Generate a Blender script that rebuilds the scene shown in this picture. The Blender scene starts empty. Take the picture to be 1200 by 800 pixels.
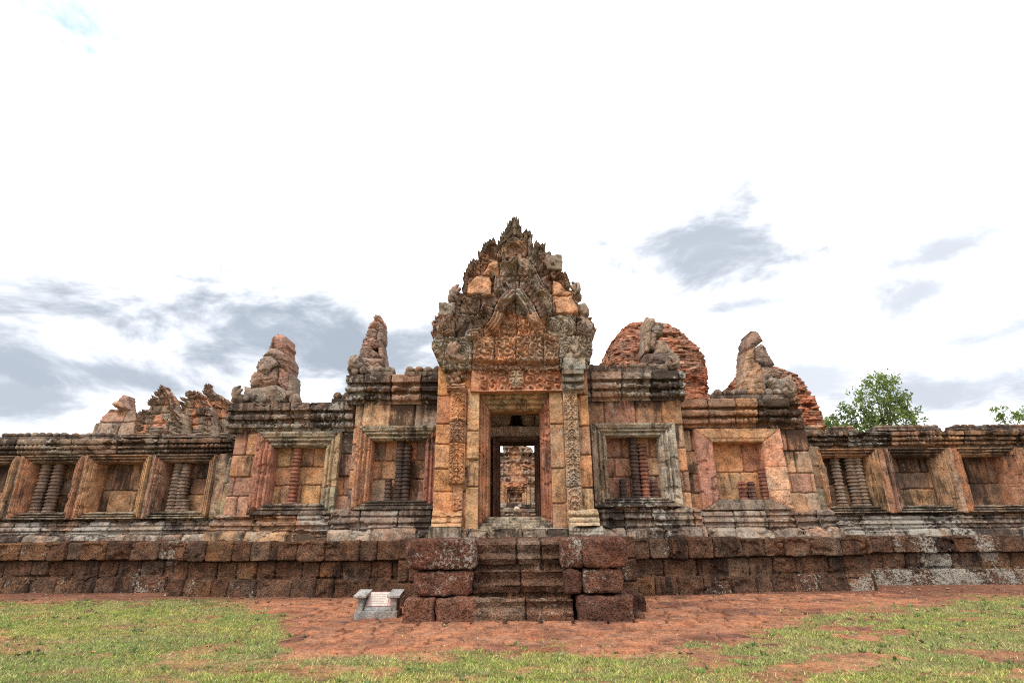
import bpy, math
import numpy as np
from mathutils import Matrix

# ---------------------------------------------------------------- camera, sky, sun, exposure
C = bpy.context.scene.collection
scene = bpy.context.scene
F, PITCH, EYE = 630.0, math.radians(19.5), 1.3        # focal length in photo pixels (1200 wide), upward pitch, eye height
SP, CP = math.sin(PITCH), math.cos(PITCH)

cam = bpy.data.cameras.new('camera')
cam.sensor_width = 36.0
cam.lens = F / 1200 * 36
cam.clip_start, cam.clip_end = 0.1, 3000
co = bpy.data.objects.new('camera', cam)
C.objects.link(co)
co.location = (0, 0, EYE)
ROLL = .0085                                           # the photo hangs slightly: its right side is higher
co.rotation_euler = (Matrix.Rotation(math.pi / 2 + PITCH, 3, 'X') @ Matrix.Rotation(-ROLL, 3, 'Z')).to_euler()
scene.camera = co


def PX(px, py, D):
    """X of a measured point that lies on the upright plane y = D"""
    v = (400 - py - (px - 600) * ROLL) / F
    return D * (px - 600 - (py - 400) * ROLL) / F / (CP - v * SP)


def PZ(py, D, px=600):
    v = (400 - py - (px - 600) * ROLL) / F
    return EYE + D * (SP + v * CP) / (CP - v * SP)


SUN_EL, SUN_AZ = math.radians(52), math.radians(-148)   # azimuth from +Y towards +X: behind the camera, to its left
WHITE, GREY = 12.0, (2.75, 3.2, 3.85)


class NT:
    """a thin wrapper round a node tree"""
    def __init__(self, nt):
        self.nt, self.n, self.l = nt, nt.nodes, nt.links

    def node(self, kind, **kw):
        nd = self.n.new(kind)
        for k, v in kw.items():
            setattr(nd, k, v)
        return nd

    def put(self, sock, val):
        if isinstance(val, bpy.types.NodeSocket):
            self.l.new(val, sock)
        else:
            if isinstance(val, (tuple, list)) and len(val) == 3 and sock.type == 'RGBA':
                val = (*val, 1)
            sock.default_value = val

    def math(self, op, a, b=0.0, c=0.0, clamp=False):
        nd = self.node('ShaderNodeMath', operation=op, use_clamp=clamp)
        self.put(nd.inputs[0], a)
        self.put(nd.inputs[1], b)
        self.put(nd.inputs[2], c)
        return nd.outputs[0]

    def smooth(self, x, lo, hi, a=0.0, b=1.0):
        nd = self.node('ShaderNodeMapRange', interpolation_type='SMOOTHSTEP')
        self.put(nd.inputs['Value'], x)
        nd.inputs['From Min'].default_value = lo
        nd.inputs['From Max'].default_value = hi
        nd.inputs['To Min'].default_value = a
        nd.inputs['To Max'].default_value = b
        return nd.outputs[0]

    def mix(self, f, a, b, mode='MIX'):
        nd = self.node('ShaderNodeMix', data_type='RGBA', blend_type=mode)
        self.put(nd.inputs['Factor'], f)
        self.put(nd.inputs['A'], a) if False else self.put(nd.inputs[6], a)
        self.put(nd.inputs[7], b)
        return nd.outputs[2]

    def noise(self, vec, scale, detail=4, rough=.55, dist=0.0):
        nd = self.node('ShaderNodeTexNoise')
        self.put(nd.inputs['Vector'], vec)
        nd.inputs['Scale'].default_value = scale
        nd.inputs['Detail'].default_value = detail
        nd.inputs['Roughness'].default_value = rough
        nd.inputs['Distortion'].default_value = dist
        return nd.outputs['Fac']

    def vmath(self, op, a, b):
        nd = self.node('ShaderNodeVectorMath', operation=op)
        self.put(nd.inputs[0], a)
        self.put(nd.inputs[1], b)
        return nd.outputs[0]


world = bpy.data.worlds.new('World')
scene.world = world
world.use_nodes = True
w = NT(world.node_tree)
w.n.clear()
sky = w.node('ShaderNodeTexSky', sky_type='NISHITA', sun_disc=False, sun_elevation=SUN_EL, sun_rotation=SUN_AZ)
tc = w.node('ShaderNodeTexCoord').outputs['Generated']
sep = w.node('ShaderNodeSeparateXYZ')
w.put(sep.inputs[0], tc)
az = w.math('ARCTAN2', sep.outputs[0], sep.outputs[1])
el = w.math('ARCSINE', sep.outputs[2])
comb = w.node('ShaderNodeCombineXYZ')
w.put(comb.inputs[0], az)
w.put(comb.inputs[1], w.math('MULTIPLY', el, 2.0))
wisp = w.noise(comb.outputs[0], 5.5, 9, .62, .35)
wisp2 = w.noise(comb.outputs[0], 2.1, 6, .55, .2)
n0 = w.math('SUBTRACT', wisp, .5)


def blob(px, py, rx, ry, amt=1.0):
    """a bank of cloud round one compass direction and height of the sky"""
    u, v = (px - 600) / F, (400 - py) / F
    x, y, z = u, CP - v * SP, SP + v * CP
    a0, e0 = math.atan2(x, y), math.asin(z / math.sqrt(x * x + y * y + z * z))
    ra, re = rx / F * 1.1, ry / F * 1.25
    da = w.math('DIVIDE', w.math('SUBTRACT', az, a0), ra)
    de = w.math('DIVIDE', w.math('SUBTRACT', el, e0), re)
    r = w.math('SQRT', w.math('ADD', w.math('MULTIPLY', da, da), w.math('MULTIPLY', de, de)))
    r = w.math('ADD', r, w.math('MULTIPLY', n0, -3.4))
    return w.smooth(r, 1.3, .15, 0, amt)


cl = None
for b in [(110, 430, 150, 26, .9), (320, 390, 200, 56, .95), (10, 465, 90, 22, .85), (440, 415, 100, 60, .9), (826, 292, 115, 44, .85),
          (870, 360, 80, 11, .75), (1090, 346, 70, 16, .65), (1115, 292, 55, 14, .65), (1150, 400, 60, 13, .6), (1140, 456, 100, 22, .72),
          (945, 445, 60, 24, .6), (210, 450, 80, 20, .5), (700, 465, 90, 26, .6), (1010, 470, 60, 14, .5), (60, 492, 120, 10, .4)]:
    s = blob(*b)
    cl = s if cl is None else w.math('MAXIMUM', cl, s)
low = w.smooth(el, .50, .28, 0, .97)                       # a broken grey layer lower down
veil = w.math('MULTIPLY', low, w.smooth(w.math('ADD', w.math('MULTIPLY', wisp, .55), w.math('MULTIPLY', wisp2, .45)), .49, .66))
cl = w.math('MAXIMUM', cl, veil)
cl = w.math('MULTIPLY', cl, w.smooth(wisp, .25, .6, .82, 1.0))
white = w.mix(w.smooth(wisp, .3, .7), (WHITE * .93, WHITE * .95, WHITE), (WHITE * 1.05,) * 3)
gap = blob(88, 29, 62, 21, .95)                            # a gap of open sky
col = w.mix(gap, white, w.mix(.7, sky.outputs[0], (5.0, 6.6, 7.9)))
cl = w.math('POWER', cl, .62)
col = w.mix(cl, col, GREY)
bg = w.node('ShaderNodeBackground')
w.put(bg.inputs['Color'], col)
bg.inputs['Strength'].default_value = 0.1
w.l.new(bg.outputs[0], w.node('ShaderNodeOutputWorld').inputs['Surface'])

sun = bpy.data.lights.new('sun', 'SUN')
sun.energy, sun.angle, sun.color = 1.5, math.radians(12), (1, .95, .87)
so = bpy.data.objects.new('sun', sun)
C.objects.link(so)
so.rotation_euler = (math.pi / 2 - SUN_EL, 0, math.pi - SUN_AZ)
so.location = (0, 0, 30)

vs = scene.view_settings
vs.view_transform, vs.look, vs.exposure, vs.gamma, vs.use_curve_mapping = 'Standard', 'None', 0.62, 1.0, False
scene.cycles.filter_width = 1.1
scene.cycles.use_denoising = False


# ---------------------------------------------------------------- numpy noise
def _hash(ix, iy, seed):
    with np.errstate(over='ignore'):
        n = (ix.astype(np.int64) * 374761393 + iy.astype(np.int64) * 668265263 + seed * 1442695041) & 0xffffffff
        n = ((n ^ (n >> 13)) * 1274126177) & 0xffffffff
        n = (n ^ (n >> 16)) & 0xffffffff
        n = (n * 2246822519) & 0xffffffff
        return ((n ^ (n >> 15)) & 0xffffff) / float(0xffffff)


def vnoise(x, y, seed=0):
    x, y = np.asarray(x, float), np.asarray(y, float)
    ix, iy = np.floor(x), np.floor(y)
    fx, fy = x - ix, y - iy
    fx, fy = fx * fx * (3 - 2 * fx), fy * fy * (3 - 2 * fy)
    a, b = _hash(ix, iy, seed), _hash(ix + 1, iy, seed)
    c, d = _hash(ix, iy + 1, seed), _hash(ix + 1, iy + 1, seed)
    return (a * (1 - fx) + b * fx) * (1 - fy) + (c * (1 - fx) + d * fx) * fy


def fbm(x, y, octv=4, seed=0):
    t, amp, tot = 0, .5, 0
    for k in range(octv):
        t = t + amp * vnoise(x * 2 ** k + 7.3 * k, y * 2 ** k + 3.1 * k, seed + k)
        tot += amp
        amp *= .55
    return t / tot


def noise3(p, f, seed=0):
    """a cheap 3-D noise in 0..1 from three 2-D slices"""
    return (fbm(p[..., 0] * f + p[..., 2] * f * .37, p[..., 2] * f + p[..., 1] * f * .61, 3, seed)
            + fbm(p[..., 1] * f + 5.1, p[..., 2] * f + p[..., 0] * f * .53, 3, seed + 9)) / 2


def curls(x, y, cell, seed=0, turns=1.45):
    """packed scrolls: a volute in every cell of a jittered grid, 0..1"""
    gx, gy = x / cell, y / cell
    ix, iy = np.floor(gx), np.floor(gy)
    d1 = np.full(np.shape(gx), 9.0)
    d2 = d1.copy()
    ang = np.zeros_like(d1)
    sp = np.zeros_like(d1)
    for ox in (-1, 0, 1):
        for oy in (-1, 0, 1):
            jx, jy = ix + ox, iy + oy
            cx = jx + .25 + .5 * _hash(jx, jy, seed)
            cy = jy + .25 + .5 * _hash(jx, jy, seed + 1)
            dx, dy = gx - cx, gy - cy
            d = np.sqrt(dx * dx + dy * dy)
            near = d < d1
            d2 = np.where(near, d1, np.minimum(d2, d))
            ang = np.where(near, np.arctan2(dy, dx), ang)
            sp = np.where(near, np.where(_hash(jx, jy, seed + 2) > .5, 1.0, -1.0), sp)
            d1 = np.where(near, d, d1)
    h = .5 + .5 * np.cos(2 * np.pi * turns * d1 - sp * ang)
    return h * np.clip((d2 - d1) * 5, 0, 1) * .75 + .25 * np.clip(1 - d1 * 3.2, 0, 1)


def sstep(x, a, b):
    t = np.clip((x - a) / (b - a), 0, 1)
    return t * t * (3 - 2 * t)


def inside(poly, x, y):
    r = np.zeros(np.shape(x), bool)
    n = len(poly)
    for i in range(n):
        (x1, y1), (x2, y2) = poly[i], poly[(i + 1) % n]
        if y1 == y2:
            continue
        c = ((y1 > y) != (y2 > y)) & (x < (x2 - x1) * (y - y1) / (y2 - y1) + x1)
        r ^= c
    return r


def poly_dist(pts, x, y):
    """distance to an open polyline and arc length of the nearest point"""
    best = np.full(np.shape(x), 1e9)
    arc = np.zeros(np.shape(x))
    side = np.zeros(np.shape(x))
    s0 = 0.0
    for (x1, y1), (x2, y2) in zip(pts[:-1], pts[1:]):
        L = math.hypot(x2 - x1, y2 - y1)
        t = np.clip(((x - x1) * (x2 - x1) + (y - y1) * (y2 - y1)) / (L * L), 0, 1)
        d = np.hypot(x - x1 - t * (x2 - x1), y - y1 - t * (y2 - y1))
        n = d < best
        best = np.where(n, d, best)
        arc = np.where(n, s0 + t * L, arc)
        side = np.where(n, np.sign((x2 - x1) * (y - y1) - (y2 - y1) * (x - x1)), side)
        s0 += L
    return best, arc, side


def spline(pts, k=8):
    p = np.array(pts, float)
    p = np.vstack([2 * p[0] - p[1], p, 2 * p[-1] - p[-2]])
    out = []
    for i in range(1, len(p) - 2):
        for t in np.linspace(0, 1, k, endpoint=False):
            a, b, c, d = p[i - 1], p[i], p[i + 1], p[i + 2]
            out.append(.5 * (2 * b + (c - a) * t + (2 * a - 5 * b + 4 * c - d) * t * t + (3 * b - a - 3 * c + d) * t ** 3))
    out.append(p[-2])
    return np.array(out)


# ---------------------------------------------------------------- materials
def stone_material(name, stain_col, lichen_col, stain_scale=1.5, lichen_scale=9, bump=.5, pit=0.0, var=.35, rough=.92, fine=45):
    m = bpy.data.materials.new(name)
    m.use_nodes = True
    t = NT(m.node_tree)
    t.n.clear()
    pos = t.node('ShaderNodeNewGeometry').outputs['Position']
    tint = t.node('ShaderNodeAttribute', attribute_name='tint').outputs['Color']
    wsep = t.node('ShaderNodeSeparateColor')
    t.put(wsep.inputs[0], t.node('ShaderNodeAttribute', attribute_name='wear').outputs['Color'])
    wr, wg = wsep.outputs[0], wsep.outputs[1]
    n1 = t.noise(pos, 4.2, 6, .6)
    n2 = t.noise(pos, 22, 5, .65)
    nf = t.noise(pos, 60, 4, .75)
    mul = t.math('ADD', t.smooth(n1, .3, .7, 1 - var, 1 + var), t.smooth(n2, .3, .7, -.34, .34))
    mul = t.math('ADD', mul, t.smooth(nf, .35, .65, -.26, .26))
    c3 = t.node('ShaderNodeCombineColor')
    for i in range(3):
        t.put(c3.inputs[i], mul)
    col = t.mix(1.0, tint, c3.outputs[0], 'MULTIPLY')
    # a drift of hue from grey to rust
    hue = t.noise(t.vmath('ADD', pos, (3.3, 8.1, 1.7)), 2.4, 5, .6)
    warm = t.mix(1.0, col, (1.08, .95, .86), 'MULTIPLY')
    cool = t.mix(1.0, col, (.95, .98, 1.0), 'MULTIPLY')
    col = t.mix(t.smooth(hue, .38, .62), cool, warm)
    # dark growth: blotches and runs down the face
    runs = t.noise(t.vmath('MULTIPLY', pos, (3.4, 3.4, .5)), 1.9, 7, .65, .4)
    blot = t.noise(pos, stain_scale, 9, .68, .3)
    st = t.math('ADD', t.math('MULTIPLY', runs, .6), t.math('MULTIPLY', blot, .4))
    st = t.math('ADD', st, t.math('MULTIPLY', t.math('SUBTRACT', wr, .5), .42))
    st = t.math('ADD', st, t.math('MULTIPLY', t.math('SUBTRACT', n2, .5), .34))
    stf = t.smooth(st, .515, .65, 0, .88)
    col = t.mix(stf, col, stain_col)
    # pale lichen in scattered scabs
    li = t.noise(t.vmath('ADD', pos, (11, 3, 5)), lichen_scale, 8, .72, .2)
    li2 = t.noise(t.vmath('ADD', pos, (1, 13, 5)), 1.3, 4, .6)
    lf = t.math('ADD', t.math('MULTIPLY', li, .62), t.math('MULTIPLY', li2, .38))
    lf = t.math('ADD', lf, t.math('MULTIPLY', t.math('SUBTRACT', wg, .5), .36))
    lif = t.smooth(lf, .575, .635, 0, .85)
    col = t.mix(lif, col, lichen_col)
    bs = t.node('ShaderNodeBsdfPrincipled')
    t.put(bs.inputs['Base Color'], col)
    bs.inputs['Roughness'].default_value = rough
    bs.inputs['Specular IOR Level'].default_value = .22
    h = t.math('ADD', t.math('MULTIPLY', t.noise(pos, fine, 6, .7), .6), t.math('MULTIPLY', t.noise(pos, 11, 6, .65), 1.2))
    if pit:
        vo = t.node('ShaderNodeTexVoronoi', feature='F1')
        t.put(vo.inputs['Vector'], pos)
        vo.inputs['Scale'].default_value = 26
        vo2 = t.node('ShaderNodeTexVoronoi', feature='F1')
        t.put(vo2.inputs['Vector'], pos)
        vo2.inputs['Scale'].default_value = 55
        h = t.math('ADD', h, t.math('MULTIPLY', t.smooth(vo.outputs['Distance'], .12, .42), pit))
        h = t.math('ADD', h, t.math('MULTIPLY', t.smooth(vo2.outputs['Distance'], .1, .4), pit * .5))
    bp = t.node('ShaderNodeBump')
    bp.inputs['Strength'].default_value = bump
    bp.inputs['Distance'].default_value = .05
    t.put(bp.inputs['Height'], h)
    t.l.new(bp.outputs[0], bs.inputs['Normal'])
    t.l.new(bs.outputs[0], t.node('ShaderNodeOutputMaterial').inputs['Surface'])
    return m


SAND = stone_material('sandstone', (.032, .023, .019), (.38, .35, .30), bump=.65)
LATE = stone_material('laterite', (.024, .014, .011), (.40, .37, .31), 2.3, 17, bump=1.0, pit=1.1, var=.45)
BRICK = stone_material('old_brick', (.05, .03, .025), (.30, .24, .19), 2.6, 10, bump=.7, var=.5)
CEMENT = stone_material('cement_stone', (.06, .055, .05), (.55, .53, .48), 9.0, 30, bump=.6, var=.3)
WOOD = stone_material('bark', (.03, .025, .02), (.2, .2, .16), 2.0, 14, bump=.8)


def plain_material(name, col, rough=.8, var=.15, scale=30):
    m = bpy.data.materials.new(name)
    m.use_nodes = True
    t = NT(m.node_tree)
    bs = t.n['Principled BSDF']
    pos = t.node('ShaderNodeNewGeometry').outputs['Position']
    n = t.noise(pos, scale, 5, .65)
    a = tuple(c * (1 - var) for c in col)
    b = tuple(min(1, c * (1 + var)) for c in col)
    t.put(bs.inputs['Base Color'], t.mix(t.smooth(n, .3, .7), a, b))
    bs.inputs['Roughness'].default_value = rough
    return m


def leaf_material(name, trans=.45):
    m = bpy.data.materials.new(name)
    m.use_nodes = True
    t = NT(m.node_tree)
    t.n.clear()
    tint = t.node('ShaderNodeAttribute', attribute_name='tint').outputs['Color']
    d = t.node('ShaderNodeBsdfPrincipled')
    t.put(d.inputs['Base Color'], tint)
    d.inputs['Roughness'].default_value = .6
    tr = t.node('ShaderNodeBsdfTranslucent')
    t.put(tr.inputs['Color'], tint)
    mx = t.node('ShaderNodeMixShader')
    mx.inputs[0].default_value = trans
    t.l.new(d.outputs[0], mx.inputs[1])
    t.l.new(tr.outputs[0], mx.inputs[2])
    t.l.new(mx.outputs[0], t.node('ShaderNodeOutputMaterial').inputs['Surface'])
    return m


LEAF = leaf_material('leaves')
GRASS = leaf_material('grass_blades', .25)

# ---------------------------------------------------------------- objects
ROOT_LOC = {}


def thing(name, label, cat, loc=(0, 0, 0), group=None):
    o = bpy.data.objects.new(name, None)
    C.objects.link(o)
    o.location = loc
    o.empty_display_size = .3
    o['label'], o['category'] = label, cat
    if group:
        o['group'] = group
    ROOT_LOC[o.name] = np.array(loc, float)
    return o


def tag(o, label, cat, group=None):
    o['label'], o['category'] = label, cat
    if group:
        o['group'] = group
    return o


def obj(name, V, quads, mat, parent=None, tint=None, wear=None, smooth=True, tris=None, label=None):
    """ONE mesh object from numpy arrays; vertices in world space"""
    V = np.asarray(V, float).reshape(-1, 3)
    root = np.zeros(3)
    if parent is not None:
        p = parent
        while p.parent is not None:
            p = p.parent
        root = ROOT_LOC.get(p.name, root)
    q = np.asarray(quads, np.int32).reshape(-1, 4) if quads is not None and len(quads) else np.zeros((0, 4), np.int32)
    t3 = np.asarray(tris, np.int32).reshape(-1, 3) if tris is not None and len(tris) else np.zeros((0, 3), np.int32)
    me = bpy.data.meshes.new(name)
    me.vertices.add(len(V))
    me.vertices.foreach_set('co', (V - root).astype(np.float32).ravel())
    me.loops.add(q.size + t3.size)
    me.loops.foreach_set('vertex_index', np.concatenate([q.ravel(), t3.ravel()]).astype(np.int32))
    n = len(q) + len(t3)
    me.polygons.add(n)
    st = np.concatenate([np.arange(len(q)) * 4, len(q) * 4 + np.arange(len(t3)) * 3]).astype(np.int32)
    me.polygons.foreach_set('loop_start', st)
    me.polygons.foreach_set('use_smooth', np.full(n, smooth))
    for an, val, dflt in (('tint', tint, (.3, .2, .12)), ('wear', wear, (.5, .5, 0))):
        if val is None:
            val = dflt
        val = np.asarray(val, float)
        if val.ndim == 1:
            val = np.tile(val, (len(V), 1))
        val = val.reshape(-1, 3)
        a = me.attributes.new(an, 'FLOAT_COLOR', 'POINT')
        a.data.foreach_set('color', np.hstack([val, np.ones((len(V), 1))]).astype(np.float32).ravel())
    me.materials.append(mat)
    me.update(calc_edges=True)
    me.validate()
    o = bpy.data.objects.new(name, me)
    C.objects.link(o)
    if parent is not None:
        o.parent = parent
    if label:
        o['label'] = label
    return o


class MB:
    """collects shapes that belong to one part"""
    def __init__(self):
        self.V, self.Q, self.T, self.c, self.w, self.n = [], [], [], [], [], 0

    def add(self, V, quads=None, tris=None, tint=(.3, .2, .12), wear=(.5, .5, 0)):
        V = np.asarray(V, float).reshape(-1, 3)
        if quads is not None and len(quads):
            self.Q.append(np.asarray(quads, np.int32).reshape(-1, 4) + self.n)
        if tris is not None and len(tris):
            self.T.append(np.asarray(tris, np.int32).reshape(-1, 3) + self.n)
        for lst, val in ((self.c, tint), (self.w, wear)):
            val = np.asarray(val, float)
            lst.append(np.tile(val, (len(V), 1)) if val.ndim == 1 else val.reshape(-1, 3))
        self.V.append(V)
        self.n += len(V)

    def build(self, name, mat, parent=None, smooth=True, label=None):
        return obj(name, np.vstack(self.V), np.vstack(self.Q) if self.Q else None, mat, parent, np.vstack(self.c), np.vstack(self.w),
                   smooth, np.vstack(self.T) if self.T else None, label)


def grid_quads(n, m, flip=False):
    i, j = np.meshgrid(np.arange(n - 1), np.arange(m - 1), indexing='ij')
    a = (i * m + j).ravel()
    q = np.stack([a, a + 1, a + m + 1, a + m], 1)
    return q[:, ::-1] if flip else q


# palettes: (colour, weight), linear albedo
ORANGE = [((.42, .225, .125), 4), ((.40, .215, .14), 3), ((.45, .285, .17), 3), ((.34, .18, .125), 2), ((.34, .25, .175), 2), ((.25, .145, .11), 1)]
BROWN = [((.30, .17, .10), 3), ((.25, .15, .10), 3), ((.34, .22, .13), 2), ((.22, .16, .12), 2), ((.38, .21, .11), 1.5)]
GREYS = [((.25, .19, .15), 3), ((.31, .25, .195), 3), ((.21, .15, .12), 2), ((.31, .195, .135), 2)]
DARK = [((.19, .135, .10), 3), ((.23, .18, .135), 3), ((.26, .16, .10), 2), ((.15, .105, .08), 2)]
RED = [((.125, .063, .037), 4), ((.145, .077, .045), 3), ((.105, .059, .038), 3), ((.17, .086, .042), 1.5), ((.14, .09, .06), 2)]


def pick(pal, rng, n):
    cs = np.array([c for c, _ in pal])
    ws = np.array([x for _, x in pal], float)
    out = cs[rng.choice(len(cs), n, p=ws / ws.sum())]
    return out * rng.uniform(.85, 1.15, (n, 1))


class Blocks:
    """courses of squared stones: zs ascending course edges; joints random or given per course"""
    def __init__(self, zs, x0, x1, w=(.5, .9), seed=1, pal=ORANGE, joints=None, off=.012, fixed=None):
        self.zs = np.array(sorted(zs), float)
        rng = np.random.default_rng(seed)
        self.j, self.t, self.o, self.seed = [], [], [], seed
        for k in range(len(self.zs) - 1):
            if joints and joints[k] is not None:
                j = np.array([x0 - 9] + list(joints[k]) + [x1 + 9])
            else:
                xs = [x0 - rng.uniform(0, w[0])]
                while xs[-1] < x1:
                    xs.append(xs[-1] + rng.uniform(*w))
                j = np.array(xs)
            n = len(j) - 1
            self.j.append(j)
            t = pick(pal, rng, n)
            t = t * .8 + t.mean(0) * .2
            if fixed:
                for (kk, ii), c in fixed.items():
                    if kk == k and ii < n:
                        t[ii] = c
            self.t.append(t)
            self.o.append(np.stack([rng.uniform(-1, 1, n) * off, rng.uniform(-1, 1, n) * off * .8, rng.uniform(-.28, .28, n), rng.uniform(-.3, .3, n)], 1))

    def eval(self, X, Z, wob=.012, joint=.013, depth=.06, rnd=.035):
        s = self.seed
        Xw = X + (vnoise(X * 3, Z * 3, s) - .5) * wob * 2 + (vnoise(X * 17, Z * 17, s + 5) - .5) * wob
        Zw = Z + (vnoise(X * 2.5, Z * 2.5, s + 1) - .5) * wob * 2 + (vnoise(X * 19, Z * 19, s + 7) - .5) * wob
        k = np.clip(np.searchsorted(self.zs, Zw) - 1, 0, len(self.zs) - 2)
        tint = np.zeros(X.shape + (3,))
        d = np.zeros(X.shape)
        off = np.zeros(X.shape)
        wr = np.zeros(X.shape)
        wg = np.zeros(X.shape)
        for c in range(len(self.zs) - 1):
            mk = k == c
            if not mk.any():
                continue
            j = self.j[c]
            xx, zz = Xw[mk], Zw[mk]
            i = np.clip(np.searchsorted(j, xx) - 1, 0, len(j) - 2)
            tint[mk] = self.t[c][i]
            dx = np.minimum(xx - j[i], j[i + 1] - xx)
            dz = np.minimum(np.abs(zz - self.zs[c]), np.abs(self.zs[c + 1] - zz))
            if c == 0:
                dz = np.abs(self.zs[1] - zz)
            if c == len(self.zs) - 2:
                dz = np.abs(zz - self.zs[c]) if c else dz + 9
            # slightly rounded corners of each stone
            rr = rnd * 1.6
            a, b = np.maximum(rr - dx, 0), np.maximum(rr - dz, 0)
            dd = np.where((a > 0) & (b > 0), rr - np.hypot(a, b), np.minimum(dx, dz))
            d[mk] = dd
            o = self.o[c][i]
            off[mk] = o[:, 0] + o[:, 1] * (zz - self.zs[c])
            wr[mk] = o[:, 2]
            wg[mk] = o[:, 3]
        h = off - depth * (1 - sstep(d, joint * .4, joint * 1.5)) - rnd * .5 * np.clip(1 - d / rnd, 0, 1) ** 2
        return h, tint, d, wr, wg


def wear_noise(X, Z, seed, r0=.5, g0=.4):
    r = r0 + (fbm(X * .9, Z * .9, 3, seed) - .5) * .7
    g = g0 + (fbm(X * 1.1 + 9, Z * 1.1, 3, seed + 3) - .5) * .7
    return r, g


def strip(name, x0, x1, prof, D, bl, mat, parent, beads=(), yback=None, dx=.02, ds=.017, rough=.012, stain=.5, lichen=.4, seed=3,
          stainz=None, hole=None, edge=0.0, label=None, jd=.06, jr=.035, jw=.013, lichz=None):
    """a run of masonry or moulding along X: prof = [(z, out)] from top to bottom, out measured from the plane y = D towards the viewer"""
    pr = np.array(prof, float)
    seg = np.hypot(np.diff(pr[:, 0]), np.diff(pr[:, 1]))
    s = np.concatenate([[0], np.cumsum(seg)])
    ss = np.unique(np.concatenate([np.linspace(0, s[-1], max(2, int(s[-1] / ds))), s]))
    z = np.interp(ss, s, pr[:, 0])
    o = np.interp(ss, s, pr[:, 1])
    tz, to = np.gradient(z, ss), np.gradient(o, ss)
    L = np.hypot(tz, to) + 1e-9
    no, nz = -tz / L, to / L
    xs = np.linspace(x0, x1, max(2, int((x1 - x0) / dx)))
    X, S = np.meshgrid(xs, ss, indexing='ij')
    Z = np.broadcast_to(z, X.shape).copy()
    O = np.broadcast_to(o, X.shape).copy()
    h, tint, d, wr, wg = bl.eval(X, Z, joint=jw, depth=jd, rnd=jr)
    h = h + (fbm(X * 5, S * 5, 4, seed) - .5) * rough * 2 + (fbm(X * 1.2, S * 1.2, 2, seed + 5) - .5) * rough * 2.5
    for (za, zb, pitch, amp) in beads:
        zm, hw = (za + zb) / 2, abs(za - zb) / 2
        q = (X / pitch) % 1 - .5
        wornb = sstep(fbm(X * 1.7, Z * 2, 3, seed + 31), .36, .55)
        b = np.sqrt(np.clip(1 - (q / .46) ** 2 - ((Z - zm) / hw) ** 2, 0, 1))
        h = h + amp * b * wornb
    if edge:
        # broken arrises: bites taken out of projecting edges
        curv = np.abs(np.gradient(np.gradient(o, ss), ss))
        out = np.broadcast_to((o - np.min(o[o > -.2]) if (o > -.2).any() else o), X.shape)
        bite = sstep(fbm(X * 2.2, Z * 3.0, 4, seed + 77), .56, .72)
        h = h - edge * bite * np.clip(out / .25, 0, 1.2)
    fl = np.clip(np.minimum(X - x0, x1 - X) / .03, 0, 1)
    h = np.where(fl < 1, h - .012 * (1 - fl) ** 2, h)
    Y = (D(X) if callable(D) else D) - (O + no * h)
    Z2 = Z + nz * h
    V = np.stack([X, Y, Z2], -1)
    n, m = X.shape
    q = grid_quads(n, m)
    r, g = wear_noise(X, Z, seed, stain, lichen)
    r = r + wr
    g = g + wg * .5
    if stainz is not None:
        r = r + stainz(X, Z, O)
    if lichz is not None:
        g = g + lichz(X, Z)
    W = np.stack([np.clip(r, 0, 1.3), np.clip(g, 0, 1.3), np.zeros_like(r)], -1)
    mb = MB()
    if hole is not None:
        hx0, hx1, hz0, hz1 = hole
        cx = (X[:-1, :-1] + X[1:, 1:]) / 2
        cz = (Z[:-1, :-1] + Z[1:, 1:]) / 2
        keep = ~((cx > hx0) & (cx < hx1) & (cz > hz0) & (cz < hz1))
        q = q[keep.ravel()]
    mb.add(V, q, None, tint, W)
    if yback is not None:
        for c, fl in ((0, True), (n - 1, False)):
            a = V[c]
            b = a.copy()
            b[:, 1] = yback
            vv = np.stack([a, b], 0)
            mb.add(vv, grid_quads(2, m, fl), None, np.stack([tint[c], tint[c]]), np.stack([W[c], W[c]]))
    return mb.build(name, mat, parent, label=label)


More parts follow.
